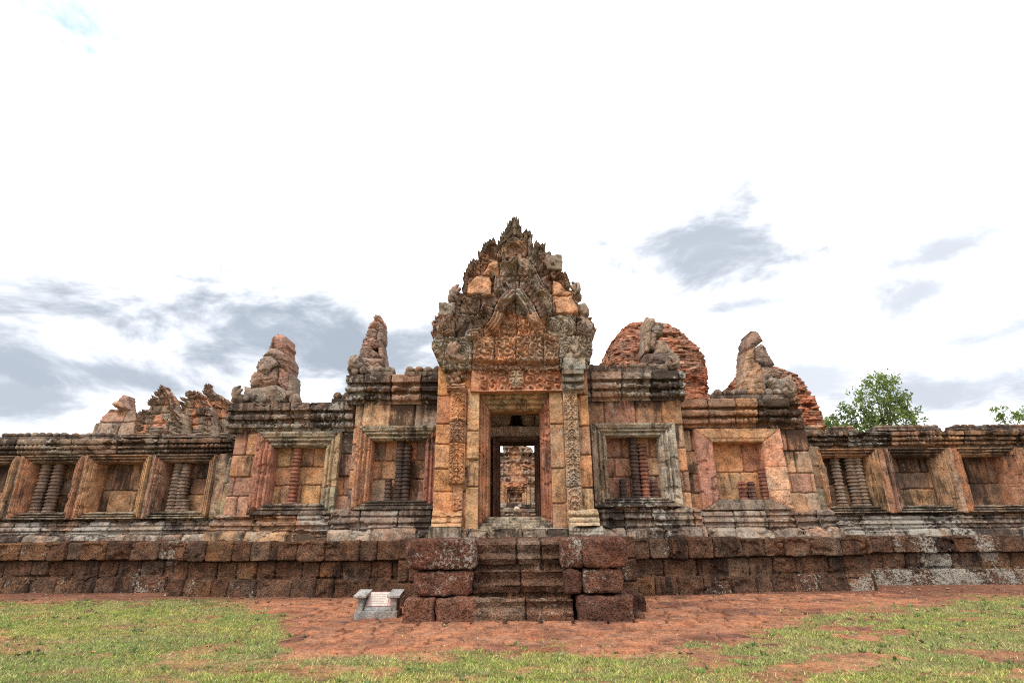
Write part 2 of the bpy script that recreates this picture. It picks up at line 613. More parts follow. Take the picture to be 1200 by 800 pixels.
def relief(name, bbox, D, hfun, mat, parent, mask=None, thick=.4, res=.014, back=True, lean=0.0, label=None, smooth=True, mb=None):
    """a carved face: grid over X,Z, hfun(X,Z) -> (out, tint, wear); cells outside mask dropped; edges run back to give real thickness"""
    x0, x1, z0, z1 = bbox
    nx, nz = max(3, int((x1 - x0) / res)), max(3, int((z1 - z0) / res))
    X, Z = np.meshgrid(np.linspace(x0, x1, nx), np.linspace(z0, z1, nz), indexing='ij')
    out, tint, W = hfun(X, Z)
    base = D + lean * (Z - z0)
    Y = base - out
    V = np.stack([X, Y, Z], -1).reshape(-1, 3)
    q = grid_quads(nx, nz, flip=True)[:, ::-1]
    q = grid_quads(nx, nz)[:, ::-1]
    keep = np.ones((nx - 1, nz - 1), bool)
    if mask is not None:
        keep = mask((X[:-1, :-1] + X[1:, 1:]) / 2, (Z[:-1, :-1] + Z[1:, 1:]) / 2)
    q = q[keep.ravel()]
    Vb = V.copy()
    Vb[:, 1] = (base + (thick(X, Z) if callable(thick) else thick)).reshape(-1)
    # boundary edges
    e = np.concatenate([q[:, [0, 1]], q[:, [1, 2]], q[:, [2, 3]], q[:, [3, 0]]])
    key = np.sort(e, 1)
    kk = key[:, 0].astype(np.int64) * len(V) + key[:, 1]
    u, inv, cnt = np.unique(kk, return_inverse=True, return_counts=True)
    be = e[cnt[inv] == 1]
    N = len(V)
    side = np.stack([be[:, 1], be[:, 0], be[:, 0] + N, be[:, 1] + N], 1)
    Q = [q, side]
    if back:
        Q.append(q[:, ::-1] + N)
    Q = np.vstack(Q)
    VV = np.vstack([V, Vb])
    T, WW = tint.reshape(-1, 3), W.reshape(-1, 3)
    used = np.unique(Q)
    rem = np.full(2 * N, -1)
    rem[used] = np.arange(len(used))
    if mb is not None:
        return mb.add(VV[used], rem[Q], None, np.vstack([T, T])[used], np.vstack([WW, WW])[used])
    return obj(name, VV[used], rem[Q], mat, parent, np.vstack([T, T])[used], np.vstack([WW, WW])[used], smooth, label=label)


def stack3(r, g):
    return np.stack([np.clip(r, 0, 1.3), np.clip(g, 0, 1.3), np.zeros_like(r)], -1)


def block(mb, x0, x1, y0, y1, z0, z1, tint, rnd=.045, rough=.02, res=.035, seed=0, wear=(.5, .5, 0), f=3.5):
    """one weathered stone: a box with worn arrises and an uneven face"""
    lo, hi = np.array([x0, y0, z0]), np.array([x1, y1, z1])
    rnd = min(rnd, (hi - lo).min() * .45)
    for ax in range(3):
        a, b = [(1, 2), (0, 2), (0, 1)][ax]
        na, nb = max(3, int((hi[a] - lo[a]) / res)), max(3, int((hi[b] - lo[b]) / res))
        A, B = np.meshgrid(np.linspace(lo[a], hi[a], na), np.linspace(lo[b], hi[b], nb), indexing='ij')
        for s in (0, 1):
            p = np.zeros(A.shape + (3,))
            p[..., a], p[..., b], p[..., ax] = A, B, (hi if s else lo)[ax]
            inner = np.clip(p, lo + rnd, hi - rnd)
            v = p - inner
            L = np.linalg.norm(v, axis=-1, keepdims=True)
            dirn = v / np.maximum(L, 1e-9)
            p2 = inner + dirn * rnd
            nn = noise3(p + seed * 1.7, f, seed) - .5
            nn2 = noise3(p + seed * .7, f * 4, seed + 4) - .5
            p2 = p2 + dirn * (nn * rough * 2.2 + nn2 * rough * 1.1)[..., None]
            flip = (s == 0) ^ (ax == 1)
            mb.add(p2, grid_quads(na, nb, flip), None, tint, wear)


def lathe(mb, cx, cy, prof, segs=18, tint=(.3, .2, .12), wear=(.5, .5, 0), sq=1.0, sy=1.0, ph=0.0):
    """prof = [(r, z)]; sq = 1 gives a circle"""
    pr = np.array(prof, float)
    a = np.linspace(0, 2 * np.pi, segs, endpoint=False) + ph
    R, A = np.meshgrid(pr[:, 0], a, indexing='ij')
    Z = np.broadcast_to(pr[:, 1][:, None], R.shape)
    V = np.stack([cx + R * np.cos(A), cy + R * np.sin(A) * sy, Z], -1)
    n, m = R.shape
    i, j = np.meshgrid(np.arange(n - 1), np.arange(m), indexing='ij')
    j2 = (j + 1) % m
    q = np.stack([i * m + j, i * m + j2, (i + 1) * m + j2, (i + 1) * m + j], -1).reshape(-1, 4)
    t = [[k, (k + 1) % m, n * m] for k in range(m)]
    t2 = [[(n - 1) * m + (k + 1) % m, (n - 1) * m + k, n * m + 1] for k in range(m)]
    V = np.vstack([V.reshape(-1, 3), [[cx, cy, pr[0, 1]], [cx, cy, pr[-1, 1]]]])
    mb.add(V, q, np.array(t2 + t)[:, ::-1], tint, wear)


def tube(mb, path, rad, segs=8, tint=(.3, .2, .12), wear=(.5, .5, 0)):
    p = np.asarray(path, float)
    n = len(p)
    r = np.broadcast_to(np.asarray(rad, float), (n,))
    t = np.gradient(p, axis=0)
    t /= np.linalg.norm(t, axis=1, keepdims=True) + 1e-9
    up = np.array([0, 1, 0.01])
    s = np.cross(t, up)
    s /= np.linalg.norm(s, axis=1, keepdims=True) + 1e-9
    u = np.cross(s, t)
    a = np.linspace(0, 2 * np.pi, segs, endpoint=False)
    V = p[:, None] + r[:, None, None] * (s[:, None] * np.cos(a)[None, :, None] + u[:, None] * np.sin(a)[None, :, None])
    i, j = np.meshgrid(np.arange(n - 1), np.arange(segs), indexing='ij')
    j2 = (j + 1) % segs
    q = np.stack([i * segs + j, i * segs + j2, (i + 1) * segs + j2, (i + 1) * segs + j], -1).reshape(-1, 4)
    V = np.vstack([V.reshape(-1, 3), p[[0, -1]]])
    tr = [[(k + 1) % segs, k, n * segs] for k in range(segs)] + [[(n - 1) * segs + k, (n - 1) * segs + (k + 1) % segs, n * segs + 1] for k in range(segs)]
    mb.add(V, q, tr, tint, wear)


def lump(mb, c, r, tint=(.3, .2, .12), wear=(.5, .5, 0), rough=.15, seed=0, n=14, f=3.0):
    """an eroded boulder-like ellipsoid"""
    th, ph = np.meshgrid(np.linspace(0, np.pi, n), np.linspace(0, 2 * np.pi, n * 2, endpoint=False), indexing='ij')
    d = np.stack([np.sin(th) * np.cos(ph), np.sin(th) * np.sin(ph), np.cos(th)], -1)
    k = 1 + (noise3(d + seed * 3.1, f * .5, seed) - .5) * rough * 2
    V = np.array(c) + d * np.array(r) * k[..., None]
    N, m = th.shape
    i, j = np.meshgrid(np.arange(N - 1), np.arange(m), indexing='ij')
    j2 = (j + 1) % m
    q = np.stack([i * m + j, (i + 1) * m + j, (i + 1) * m + j2, i * m + j2], -1).reshape(-1, 4)
    mb.add(V, q, None, tint, wear)


# ================================================================ ground, paving, terrace
def soil_line(X):
    """how far out from the terrace (y) the turf begins"""
    return np.interp(X, [-14, -8.0, -5.4, -4.1, -3.2, -2.6, 2.0, 2.8, 4.0, 6.2, 8.6, 14], [12.7, 12.4, 11.9, 10.4, 8.3, 7.15, 6.9, 7.5, 8.9, 10.3, 11.3, 12.4])


def turf(X, Y):
    """0..1, how much grass grows at a spot of the forecourt"""
    edge = soil_line(X) + (fbm(X * 1.1, Y * 1.1, 4, 41) - .5) * 1.6
    m = sstep(edge - Y + (fbm(X * 4.2, Y * 4.2, 3, 43) - .5) * 1.3, -.5, .8)
    bare = sstep(fbm(X * 1.35 + 3, Y * 2.1, 4, 52), .57, .66)
    bare = np.maximum(bare, sstep(fbm(X * 3.1 + 3, Y * 5.1, 3, 57), .66, .73))
    right = sstep(X, -2.5, 3.5)
    m = m * (1 - bare * (.66 + .16 * right)) * (1 - .14 * right)
    m = np.maximum(m, .10 * sstep(fbm(X * 2.2, Y * 2.2, 3, 58), .52, .66) * sstep(edge + 1.6 - Y, 0, 1.2))   # stray tufts between the pavers
    return np.where(Y > 16, .8, m)


def axis(lo, hi, step, far):
    a = list(np.arange(lo, hi + step / 2, step))
    d = step
    up, dn = [hi], [lo]
    while up[-1] < far:
        d *= 1.22
        up.append(up[-1] + d)
        dn.append(dn[-1] - d)
    return np.array(dn[:0:-1] + a + up[1:])


gx, gy = axis(-12.5, 12.5, .05, 900), axis(4.5, 13.5, .045, 900)
GX, GY = np.meshgrid(gx, gy, indexing='ij')
near = sstep(np.abs(GX), 16, 12) * sstep(np.abs(GY - 9), 7, 5)
GZ = ((fbm(GX * .8, GY * .8, 3, 5) - .5) * .05 + (fbm(GX * 5, GY * 5, 3, 6) - .5) * .022) * near
tf = turf(GX, GY)
gt = np.zeros(GX.shape + (3,))
dirt = np.array([.275, .115, .065])[None, None] * (.72 + .56 * fbm(GX * 1.6, GY * 2.6, 5, 61))[..., None]
sandy = np.array([.46, .21, .115])
sf = sstep(fbm(GX * .7 + 4, GY * 1.3, 4, 66), .5, .66)[..., None] * .75
dirt = dirt * (1 - sf) + sandy * sf
damp = (sstep(GY + (fbm(GX * 1.5, GY * 2, 3, 68) - .5) * 1.6, 11.6, 12.8) * (GY < 16))[..., None] * .6
dirt = dirt * (1 - damp) + np.array([.115, .055, .038]) * damp
thatch = np.array([.19, .19, .07]) * (.7 + .6 * fbm(GX * 2.5, GY * 3.5, 4, 71))[..., None]
gt = dirt * (1 - tf[..., None]) + thatch * tf[..., None]
EARTH = stone_material('red_earth', (.10, .04, .022), (.46, .26, .16), 3.5, 16, bump=.8, var=.3, fine=60)
ground = obj('ground', np.stack([GX, GY, GZ], -1), grid_quads(*GX.shape)[:, ::-1], EARTH, None, gt.reshape(-1, 3),
             stack3(.30 + 0 * GX, .42 + 0 * GX - .3 * tf).reshape(-1, 3))
ground['kind'] = 'structure'

# worn laterite paving half sunk in the earth in front of the steps and along the terrace foot
px0, px1, py0, py1 = -6.2, 8.4, 6.75, 12.7
PXX, PYY = np.meshgrid(np.arange(px0, px1, .019), np.arange(py0, py1, .019), indexing='ij')
pv_b = Blocks(np.arange(6.6, 13.2, .36), px0, px1, (.38, .56), 15, [((.19, .088, .056), 3), ((.24, .105, .062), 2), ((.15, .07, .05), 2), ((.29, .145, .088), 1.5)], off=.012)
ph, pt, pd_, pwr, pwg = pv_b.eval(PXX, PYY, wob=.02, joint=.021, depth=.07, rnd=.05)
cover = sstep(fbm(PXX * .9 + 2, PYY * 1.2, 4, 83), .40, .62)
farout = np.clip(np.maximum(np.abs(PXX - .2) - 3.4, 0) * .35, 0, 1) * sstep(PYY, 12.4, 11.0) + sstep(PXX, -2.0, -4.5) * .6
PZZ = .040 + ph + (fbm(PXX * 6, PYY * 6, 4, 84) - .5) * .022 - cover * .018 - farout * .05 - .05 * turf(PXX, PYY)
edge_d = np.minimum(np.minimum(PXX - px0, px1 - PXX), np.minimum(PYY - py0, py1 - PYY))
PZZ = PZZ - .08 * (1 - sstep(edge_d, 0, .3)) + (fbm(PXX * .8, PYY * .8, 3, 5) - .5) * .05
sfp = sstep(fbm(PXX * .7 + 4, PYY * 1.3, 4, 66), .38, .60)[..., None] * .75
dustj = (1 - sstep(pd_, .0, .04))[..., None] * .0
pt = pt * (1 - sfp) + sandy * .85 * sfp
pt = pt * (1 - dustj) + np.array([.40, .17, .09]) * dustj
pav = obj('pavement', np.stack([PXX, PYY, PZZ], -1), grid_quads(*PXX.shape)[:, ::-1], EARTH, None, pt.reshape(-1, 3),
          stack3(.42 + pwr * .6, .38 + pwg * .5).reshape(-1, 3))
pav['kind'] = 'structure'

ZT = PZ(632, 12.8)


def top_stain(amt=.35):
    return lambda X, Z, O: amt * np.clip(O / .3, 0, 1)


terrace = thing('laterite_terrace', 'long dark laterite terrace of three rough courses carrying the temple front', 'terrace', (0, 12.8, 0))


def terrace_run(x0, x1, D, ys, seed, pxm, lich):
    zs = [-.12] + [PZ(y, 12.8) for y in ys] + [ZT]
    bl = Blocks(zs, x0, x1, (.36, .82), seed, RED, off=.03, fixed=None)
    t = zs[2] - zs[1]
    prof = [(ZT, -2.4), (ZT, .11), (ZT - .03, .15), (zs[2] + .03, .15), (zs[2], .03), (zs[1] + .02, .0), (zs[1], .08), (.1, .12), (-.12, .14)]
    return strip('retaining_wall', x0, x1, prof, D, bl, LATE, terrace, yback=16.8, dx=.017, ds=.016, rough=.03, stain=.42, lichen=lich, seed=seed, edge=.05, jd=.07, jr=.035, jw=.012,
                 lichz=lambda X, Z: .16 * sstep(X, 2.0, 5.0) * sstep(Z, zs[1] + .03, zs[1] - .03) + .10 * sstep(X, -4, -7) * sstep(Z, zs[1] + .03, zs[1] - .03) + .07 * sstep(X, 6, 9))


def terr_D(X):
    return np.where(X < 0, np.interp(X, [-9.0, -2.4], [13.5, 12.75]), np.interp(X, [2.5, 9.5], [12.8, 13.5]))


XL, XR = PX(203, 692, 13.5), PX(1021, 688, 13.5)
terrace_run(XL, XR, terr_D, (676, 656), 21, 600, .36)
terrace_run(-17, XL, 14.3, (676, 656), 22, 100, .47)
terrace_run(XR, 17, 14.6, (676, 656), 23, 1100, .56)

# ================================================================ stone steps
steps = thing('stone_stairway', 'worn dark laterite stairway of six narrow steps between two stacks of big squared blocks', 'stairway', (0, 9.8, 0))
sx0, sx1 = PX(552, 700, 9.0), PX(672, 700, 9.0)
yn = [632.5, 649, 664, 681, 698, 714]
Dn = [9.62, 9.50, 9.37, 9.25, 9.12, 9.02]
zn = [PZ(y, d) for y, d in zip(yn, Dn)]
prof = [(zn[0], -2.2)]
for k in range(6):
    o = 9.0 - Dn[k]
    low = zn[k + 1] if k < 5 else -.1
    prof += [(zn[k] - .004, o - .05), (zn[k] - .03, o + .01), (zn[k] - .07, o + .035), (low + .05, o - .01), (low + .005, o - .03)]
jn = [[PX(a, 700, 9.0) for a in js] for js in ([616], [611], [607, 638])]
sb = Blocks([-.2, zn[4], zn[2], zn[0] + .1], sx0, sx1, seed=31, pal=[(tuple(c * 1.45 for c in k), w_) for k, w_ in RED], joints=jn, off=.02)
strip('step', sx0, sx1, prof, 9.0, sb, LATE, steps, yback=12, dx=.014, ds=.013, rough=.03, stain=.26, lichen=.42, seed=31, edge=.07, jd=.07, jw=.013)


def side_blocks(rows, seed):
    for (a, t, b, u, d) in rows:
        mb = MB()
        rng = np.random.default_rng(seed)
        x0, x1 = PX(a, (t + u) / 2, d), PX(b, (t + u) / 2, d)
        z0, z1 = PZ(u, d) if u < 728 else -.08, PZ(t, d)
        c = pick([((.15, .066, .042), 2), ((.175, .085, .055), 2), ((.125, .06, .04), 1)], rng, 1)[0]
        block(mb, x0 + .006, x1 - .006, d, 11.4, z0 + .005, z1 - .005, c, .06, .045, .025, seed, (.36 + rng.uniform(-.1, .1), .46 + rng.uniform(-.15, .2), 0), 5)
        mb.build('side_block', LATE, steps)
        seed += 1


side_blocks([(475, 631, 557, 667, 9.0), (484, 668, 553, 698, 9.04), (472, 699, 510, 731, 8.98), (510.5, 699, 558, 731, 9.0)], 60)
side_blocks([(658, 631, 683, 666, 9.1), (683.5, 630.5, 737, 666, 9.0), (661, 667, 683, 697, 9.08), (683.5, 667, 732, 697, 9.05), (677, 698, 744, 731, 8.97)], 70)
podium = strip('podium', PX(470, 640, 11.4), PX(742, 640, 11.4), [(PZ(630, 11.2), -1.7), (PZ(630, 11.2), .1), (.6, .05), (-.1, .1)], 11.3,
               Blocks([-.1, .4, .8, 1.2], -3, 3, seed=33, pal=RED), LATE, steps, yback=13.2, stain=.4, lichen=.4, seed=33)
kb = MB()
for (a, u, b, d0, d1, h) in [(738, 700, 757, 9.9, 11.2, .30), (742, 716, 757, 9.3, 9.9, .10)]:
    block(kb, PX(a, u, d0), PX(b, u, d0), d0, d1, -.05, h, (.14, .062, .04), .05, .04, .03, 91, (.5, .4, 0))
kb.build('kerb_stone', LATE, steps)

# ================================================================ gatehouse
gate = thing('temple_gatehouse', 'ornate sandstone temple gatehouse with a carved flame shaped gable over its open central doorway', 'gatehouse', (0, 12, ZT))


def ring(name, ox0, ox1, oz0, oz1, m, D, parent, tints, seed, prof=None, plain=False, mt=None, mbm=None, thick=.4, joints=(), wearv=(.5, .4), tooth=False, label=None):
    """a mitred stone frame round an opening; m = side margin, mt / mbm = head and sill margins; tints: left, right, head, sill"""
    mt = mt or m
    mbm = mbm or m
    prof = prof or [(0, .0), (.06, .0), (.10, .06), (.24, .07), (.27, .02), (.36, .02), (.39, .10), (.52, .115), (.55, .06), (.63, .06), (.66, .13), (.80, .135), (.83, .155), (1, .155)]
    pt_ = np.array(prof)
    xc, zc, hw, hh = (ox0 + ox1) / 2, (oz0 + oz1) / 2, (ox1 - ox0) / 2, (oz1 - oz0) / 2

    def f(X, Z):
        dx = (np.abs(X - xc) - hw) / m
        dz = np.where(Z > zc, (Z - zc - hh) / mt, (zc - hh - Z) / mbm)
        t = np.maximum(dx, dz)
        wob = (fbm(X * 4, Z * 4, 3, seed) - .5) * .014 / max(m, .1)
        out = np.interp(np.clip(t + wob, 0, 1), pt_[:, 0], pt_[:, 1])
        side = np.where(dx > dz, np.where(X < xc, 0, 1), np.where(Z > zc, 2, 3))
        T = np.array(tints)[side]
        g = np.abs(dx - dz) * m
        corner = (dx > 0) & (dz > 0)
        out = out - np.where(corner, .03 * (1 - sstep(g, .004, .018)), 0)
        for (sd, zz, k) in joints:
            jj = np.abs(Z - zz + (fbm(X * 6, X * 0, 2, seed + 8) - .5) * .05)
            on = (side == sd)
            out = out - np.where(on, .03 * (1 - sstep(jj, .004, .016)), 0)
            T = np.where((on & (Z < zz))[..., None], np.array(k), T)
        out = out + (fbm(X * 9, Z * 9, 4, seed + 2) - .5) * .022 + (fbm(X * 2, Z * 2, 2, seed + 3) - .5) * .03
        chip = sstep(fbm(X * 3.2, Z * 3.2, 5, seed + 6), .62, .68)
        out = out - chip * .045
        r, g2 = wear_noise(X, Z, seed, *wearv)
        r = r + np.where(side == 2, .12, 0) + np.where(side == 3, .22, 0)
        g2 = g2 + np.where(side == 3, .1, 0)
        return out, T, stack3(r, g2)

    def mask(X, Z):
        return ~((X > ox0) & (X < ox1) & (Z > oz0) & (Z < oz1))
    return relief(name, (ox0 - m, ox1 + m, oz0 - mbm, oz1 + mt), D, f, SAND, parent, mask, thick, .014, False, label=label)


def baluster(parent, X, Y, z0, z1, r, tint, seed, wear=(.5, .3, 0)):
    rng = np.random.default_rng(seed)
    pr = [(r * .9, z0), (r * 1.05, z0 + .01), (r * 1.05, z0 + .06)]
    z = z0 + .06
    while z < z1 - .03:
        big = rng.uniform(.95, 1.06)
        a = rng.uniform(.022, .034)
        pr += [(r * .74, z + .006), (r * .74, z + .02), (r * big * .9, z + .026), (r * big, z + .026 + a * .5), (r * big, z + .03 + a), (r * big * .86, z + .04 + a), (r * .84, z + .05 + a), (r * .9, z + .055 + a), (r * .8, z + .065 + a)]
        z += .065 + a
    pr = [(a, min(b, z1)) for a, b in pr] + [(r * .6, z1)]
    mb = MB()
    lathe(mb, X, Y, pr, 18, tint, wear)
    return mb.build('baluster', SAND, parent)


CORN = [(0, -.9), (0, .33), (.27, .32), (.30, .17), (.37, .15), (.40, .25), (.47, .28), (.59, .26), (.62, .12), (.69, .11), (.72, .20), (.87, .19), (.90, .07), (1, .05)]


def cornice(name, x0, x1, z0, z1, D, parent, seed, pal=GREYS, yback=None, k=1.0, stain=.72, lichen=.55, dx=.018, w=(.45, .9)):
    H = z1 - z0
    prof = [(z1 - t * H, o * k if o > 0 else o) for t, o in CORN]
    beads = [(z1 - .41 * H, z1 - .60 * H, .125, .060), (z1 - .71 * H, z1 - .88 * H, .105, .05), (z1 - .04 * H, z1 - .24 * H, .12, .012)]
    bl = Blocks([z0, z1], x0, x1, w, seed, pal, off=.02)
    return strip(name, x0, x1, prof, D, bl, SAND, parent, beads, yback or D + .9, dx, .013, .02, stain, lichen, seed, edge=.06)


BASE = [(0, 0), (.06, .13), (.17, .15), (.20, .10), (.27, .10), (.30, .19), (.40, .21), (.44, .14), (.52, .14), (.55, .23), (.62, .25), (.66, .30), (.72, .36), (1.0, .39)]


def plinth(name, x0, x1, z0, z1, D, parent, seed, pal=GREYS, k=1.0, stain=.66, lichen=.62, yback=None, bead=False):
    H = z1 - z0
    prof = [(z1 + .002, -.3)] + [(z1 - t * H, o * k) for t, o in BASE]
    bl = Blocks([z0, z1 - .6 * H, z1], x0, x1, (.55, 1.15), seed, pal, off=.03)
    beads = [(z1 - .54 * H, z1 - .63 * H, .075, .025)] if bead else []
    return strip(name, x0, x1, prof, D, bl, SAND, parent, beads, yback or D + .8, .016, .011, .016, stain, lichen, seed, edge=.06)


def bud_row(parent, x0, x1, z0, z1, D, seed, pitch=.22, label=None):
    """a slab with a row of lotus buds along its front"""
    mb = MB()
    rng = np.random.default_rng(seed)
    H = z1 - z0
    c = (.20, .155, .12)
    block(mb, x0, x1, D - .2, D + .25, z0, z0 + H * .42, c, .02, .02, .03, seed, (.7, .5, 0))
    block(mb, x0 + .02, x1 - .02, D - .1, D + .25, z0 + H * .3, z0 + H * .85, c, .03, .03, .03, seed + 1, (.7, .5, 0))
    n = max(2, int(round((x1 - x0) / pitch)))
    for i in range(n):
        if rng.random() < .08:
            continue
        x = x0 + (i + .5) * (x1 - x0) / n
        lump(mb, (x, D - .1, z0 + H * .66), (pitch * .47, pitch * .5, H * .36 * rng.uniform(.85, 1.08)), pick(DARK, rng, 1)[0], (.6, .5, 0), .12, seed + i, 10, 5)
    return mb.build('lotus_bud_row', SAND, parent, label=label)


def wing(D, wl, wr, wy, op, m, mt, mbm, ys, tints, pal, seed, bals, joints=(), panel_pal=ORANGE, plain=None, ring_wear=(.48, .38), joints_c=None, wall_stain=.45, bseed=0, pz=None):
    """one bay: wall with a blind window; op = (left, top, right, bottom) of the opening in photo measure, ys = wall top, wall foot"""
    pm = (op[0] + op[2]) / 2
    x0, x1 = PX(wl, wy, D), PX(wr, wy, D)
    z1, z0 = PZ(ys[0], D, pm), PZ(ys[1], D, pm)
    ox0, ox1 = PX(op[0], op[3], D), PX(op[2], op[3], D)
    oz1, oz0 = PZ(op[1], D, pm), PZ(op[3], D, pm)
    k = D / 630 / 1.0
    m, mt, mbm = m * k, mt * k, mbm * k
    zs = [z0] + [z0 + (oz1 + mt - z0) * q for q in (joints_c or (.26, .48, .74))] + [oz1 + mt, z1 + .4]
    bl = Blocks(zs, x0, x1, (.5, .85), seed, pal, off=.02)
    strip('wall', x0, x1, [(z1 + .3, 0), (z0, 0)], D, bl, SAND, gate, yback=D + 1.0, dx=.016, ds=.016, rough=.012, stain=wall_stain, lichen=.34, seed=seed,
          hole=(ox0 - m * .5, ox1 + m * .5, oz0 - mbm * .5, oz1 + mt * .5), stainz=lambda X, Z, O: .28 * sstep(Z, z1 - .35, z1))
    fr = ring('window_frame', ox0, ox1, oz0, oz1, m, D - .03, gate, tints, seed + 1, plain, mt=mt, mbm=mbm, thick=.5, joints=joints, wearv=ring_wear)
    zs = [oz0 - .03] + [oz0 + (oz1 - oz0) * q for q in (pz or (.36, .68))] + [oz1 + .03]
    strip('panel', ox0 - .03, ox1 + .03, [(oz1 + .03, 0), (oz0 - .03, 0)], D + .30, Blocks(zs, ox0, ox1, (.45, .8), seed + 2, panel_pal, off=.012), SAND, fr,
          dx=.014, ds=.014, rough=.014, stain=.36, lichen=.3, seed=seed + 2, yback=D + .5)
    for i, (px, ty, by, rpx, tint) in enumerate(bals):
        Y = D + .14
        baluster(fr, PX(px, by, Y), Y, oz0 - .01, min(PZ(ty, Y, px), oz1 + .02), rpx * k * 1.02, tint, seed * 10 + i, (.55, .3, 0))
    return x0, x1, z0, z1


PURP, DPURP, TERRA = (.17, .095, .075), (.085, .060, .052), (.27, .12, .085)
DIN, DOUT, DGAL = 13.3, 13.8, 15.2

# left inner bay
wing(DIN, 406, 530, 598, (431, 516, 496.5, 586), 16.5, 16, 10, (474, 606), [(.40, .21, .125), (.30, .13, .09), (.32, .27, .19), (.24, .19, .14)],
     ORANGE + GREYS, 101, [(454, 561, 587, 4.3, DPURP), (466, 516, 587, 5.2, DPURP), (474.5, 522, 587, 5.2, DPURP)], joints_c=(.3, .52, .8))
cornice('cornice', PX(407, 474, DIN), PX(530, 474, DIN), PZ(474, DIN, 460), PZ(443, DIN, 460), DIN, gate, 111)
plinth('plinth', PX(390, 620, DIN), PX(530, 620, DIN), ZT - .02, PZ(597, DIN, 460), DIN, gate, 112)
# left outer bay
wing(DOUT, 262, 415, 600, (312.5, 524, 375.5, 590), 17.5, 17, 12, (506, 608), [(.36, .17, .115), (.36, .27, .17), (.30, .25, .185), (.25, .18, .13)],
     ORANGE, 121, [(341.5, 524, 590, 5.4, TERRA)], joints=[(1, PZ(571, DOUT, 380), (.29, .255, .18))], panel_pal=[((.52, .32, .155), 3), ((.46, .25, .13), 2), ((.34, .19, .12), 1)], pz=(.34, .67))
cornice('cornice', PX(268, 506, DOUT), PX(416, 506, DOUT), PZ(506, DOUT, 345), PZ(475, DOUT, 345), DOUT, gate, 131)
plinth('plinth', PX(249, 620, DOUT), PX(400, 620, DOUT), ZT - .02, PZ(602, DOUT, 330), DOUT, gate, 132, pal=BROWN, stain=.62, lichen=.45)
# right inner bay
wing(DIN, 672, 812, 598, (714.5, 512, 778.5, 583), 18, 15, 10, (470, 606), [(.30, .23, .16), (.37, .32, .25), (.33, .29, .22), (.22, .18, .14)],
     BROWN + ORANGE, 141, [(731, 561, 583, 4.4, DPURP), (747, 512, 583, 5.4, DPURP), (757.5, 520, 583, 5.2, TERRA), (768, 561, 583, 4.2, PURP)], wall_stain=.6, ring_wear=(.5, .5))
cornice('cornice', PX(674, 470, DIN), PX(802, 470, DIN), PZ(470, DIN, 745), PZ(439, DIN, 745), DIN, gate, 151)
plinth('plinth', PX(672, 620, DIN), PX(822, 620, DIN), ZT - .02, PZ(594, DIN, 750), DIN, gate, 152, stain=.74)
# right outer bay: plain unfinished jambs
PLAIN = [(0, .0), (.06, .05), (.30, .065), (.34, .085), (1, .10)]
wing(DOUT, 806, 962, 598, (843, 518.5, 903.5, 585), 21, 15.5, 11, (501, 605), [(.36, .18, .125), (.58, .30, .19), (.46, .27, .15), (.22, .17, .13)],
     ORANGE, 161, [(872, 564, 585, 4.6, TERRA), (882.5, 564, 585, 4.6, PURP), (898, 547, 585, 5.2, TERRA)], plain=PLAIN,
     joints=[(1, PZ(547, DOUT, 920), (.56, .36, .24)), (1, PZ(574, DOUT, 920), (.54, .33, .21))], panel_pal=[((.44, .23, .115), 3), ((.40, .25, .14), 2), ((.36, .17, .10), 2)], pz=(.5,), ring_wear=(.34, .3))
cornice('cornice', PX(794, 501, DOUT), PX(936, 501, DOUT), PZ(501, DOUT, 865), PZ(471, DOUT, 865), DOUT, gate, 171, pal=BROWN, stain=.62, lichen=.45, k=1.05)
plinth('plinth', PX(806, 620, DOUT), PX(978, 620, DOUT), ZT - .02, PZ(598, DOUT, 890), DOUT, gate, 172, stain=.6, lichen=.5)
# rows of lotus buds left on the cornices
bud_row(gate, PX(476, 444, DIN), PX(519, 444, DIN), PZ(444, DIN, 495), PZ(432, DIN, 495), DIN - .1, 181)
bud_row(gate, PX(438, 444, DIN), PX(463, 444, DIN), PZ(444, DIN, 450), PZ(432, DIN, 450), DIN - .1, 182)
bud_row(gate, PX(392, 475, DOUT), PX(414, 475, DOUT), PZ(475, DOUT, 400), PZ(462, DOUT, 400), DOUT - .1, 183)
bud_row(gate, PX(713, 440, DIN), PX(757, 440, DIN), PZ(440, DIN, 735), PZ(428, DIN, 735), DIN - .1, 184)
bud_row(gate, PX(834, 471, DOUT), PX(913, 471, DOUT), PZ(471, DOUT, 870), PZ(458, DOUT, 870), DOUT - .1, 185)
kb = MB()
block(kb, PX(688, 440, DIN), PX(708, 440, DIN), DIN - .2, DIN + .4, PZ(440, DIN, 700), PZ(430, DIN, 700), (.14, .10, .08), .05, .05, .03, 186, (.7, .5, 0))
kb.build('loose_stone', SAND, gate)

# ---- central porch
DP = 11.6


def band(pxa, ya, pxb, yb, D):
    """X range and Z range of a measured rectangle"""
    return PX(pxa, (ya + yb) / 2, D), PX(pxb, (ya + yb) / 2, D), PZ(yb, D), PZ(ya, D)


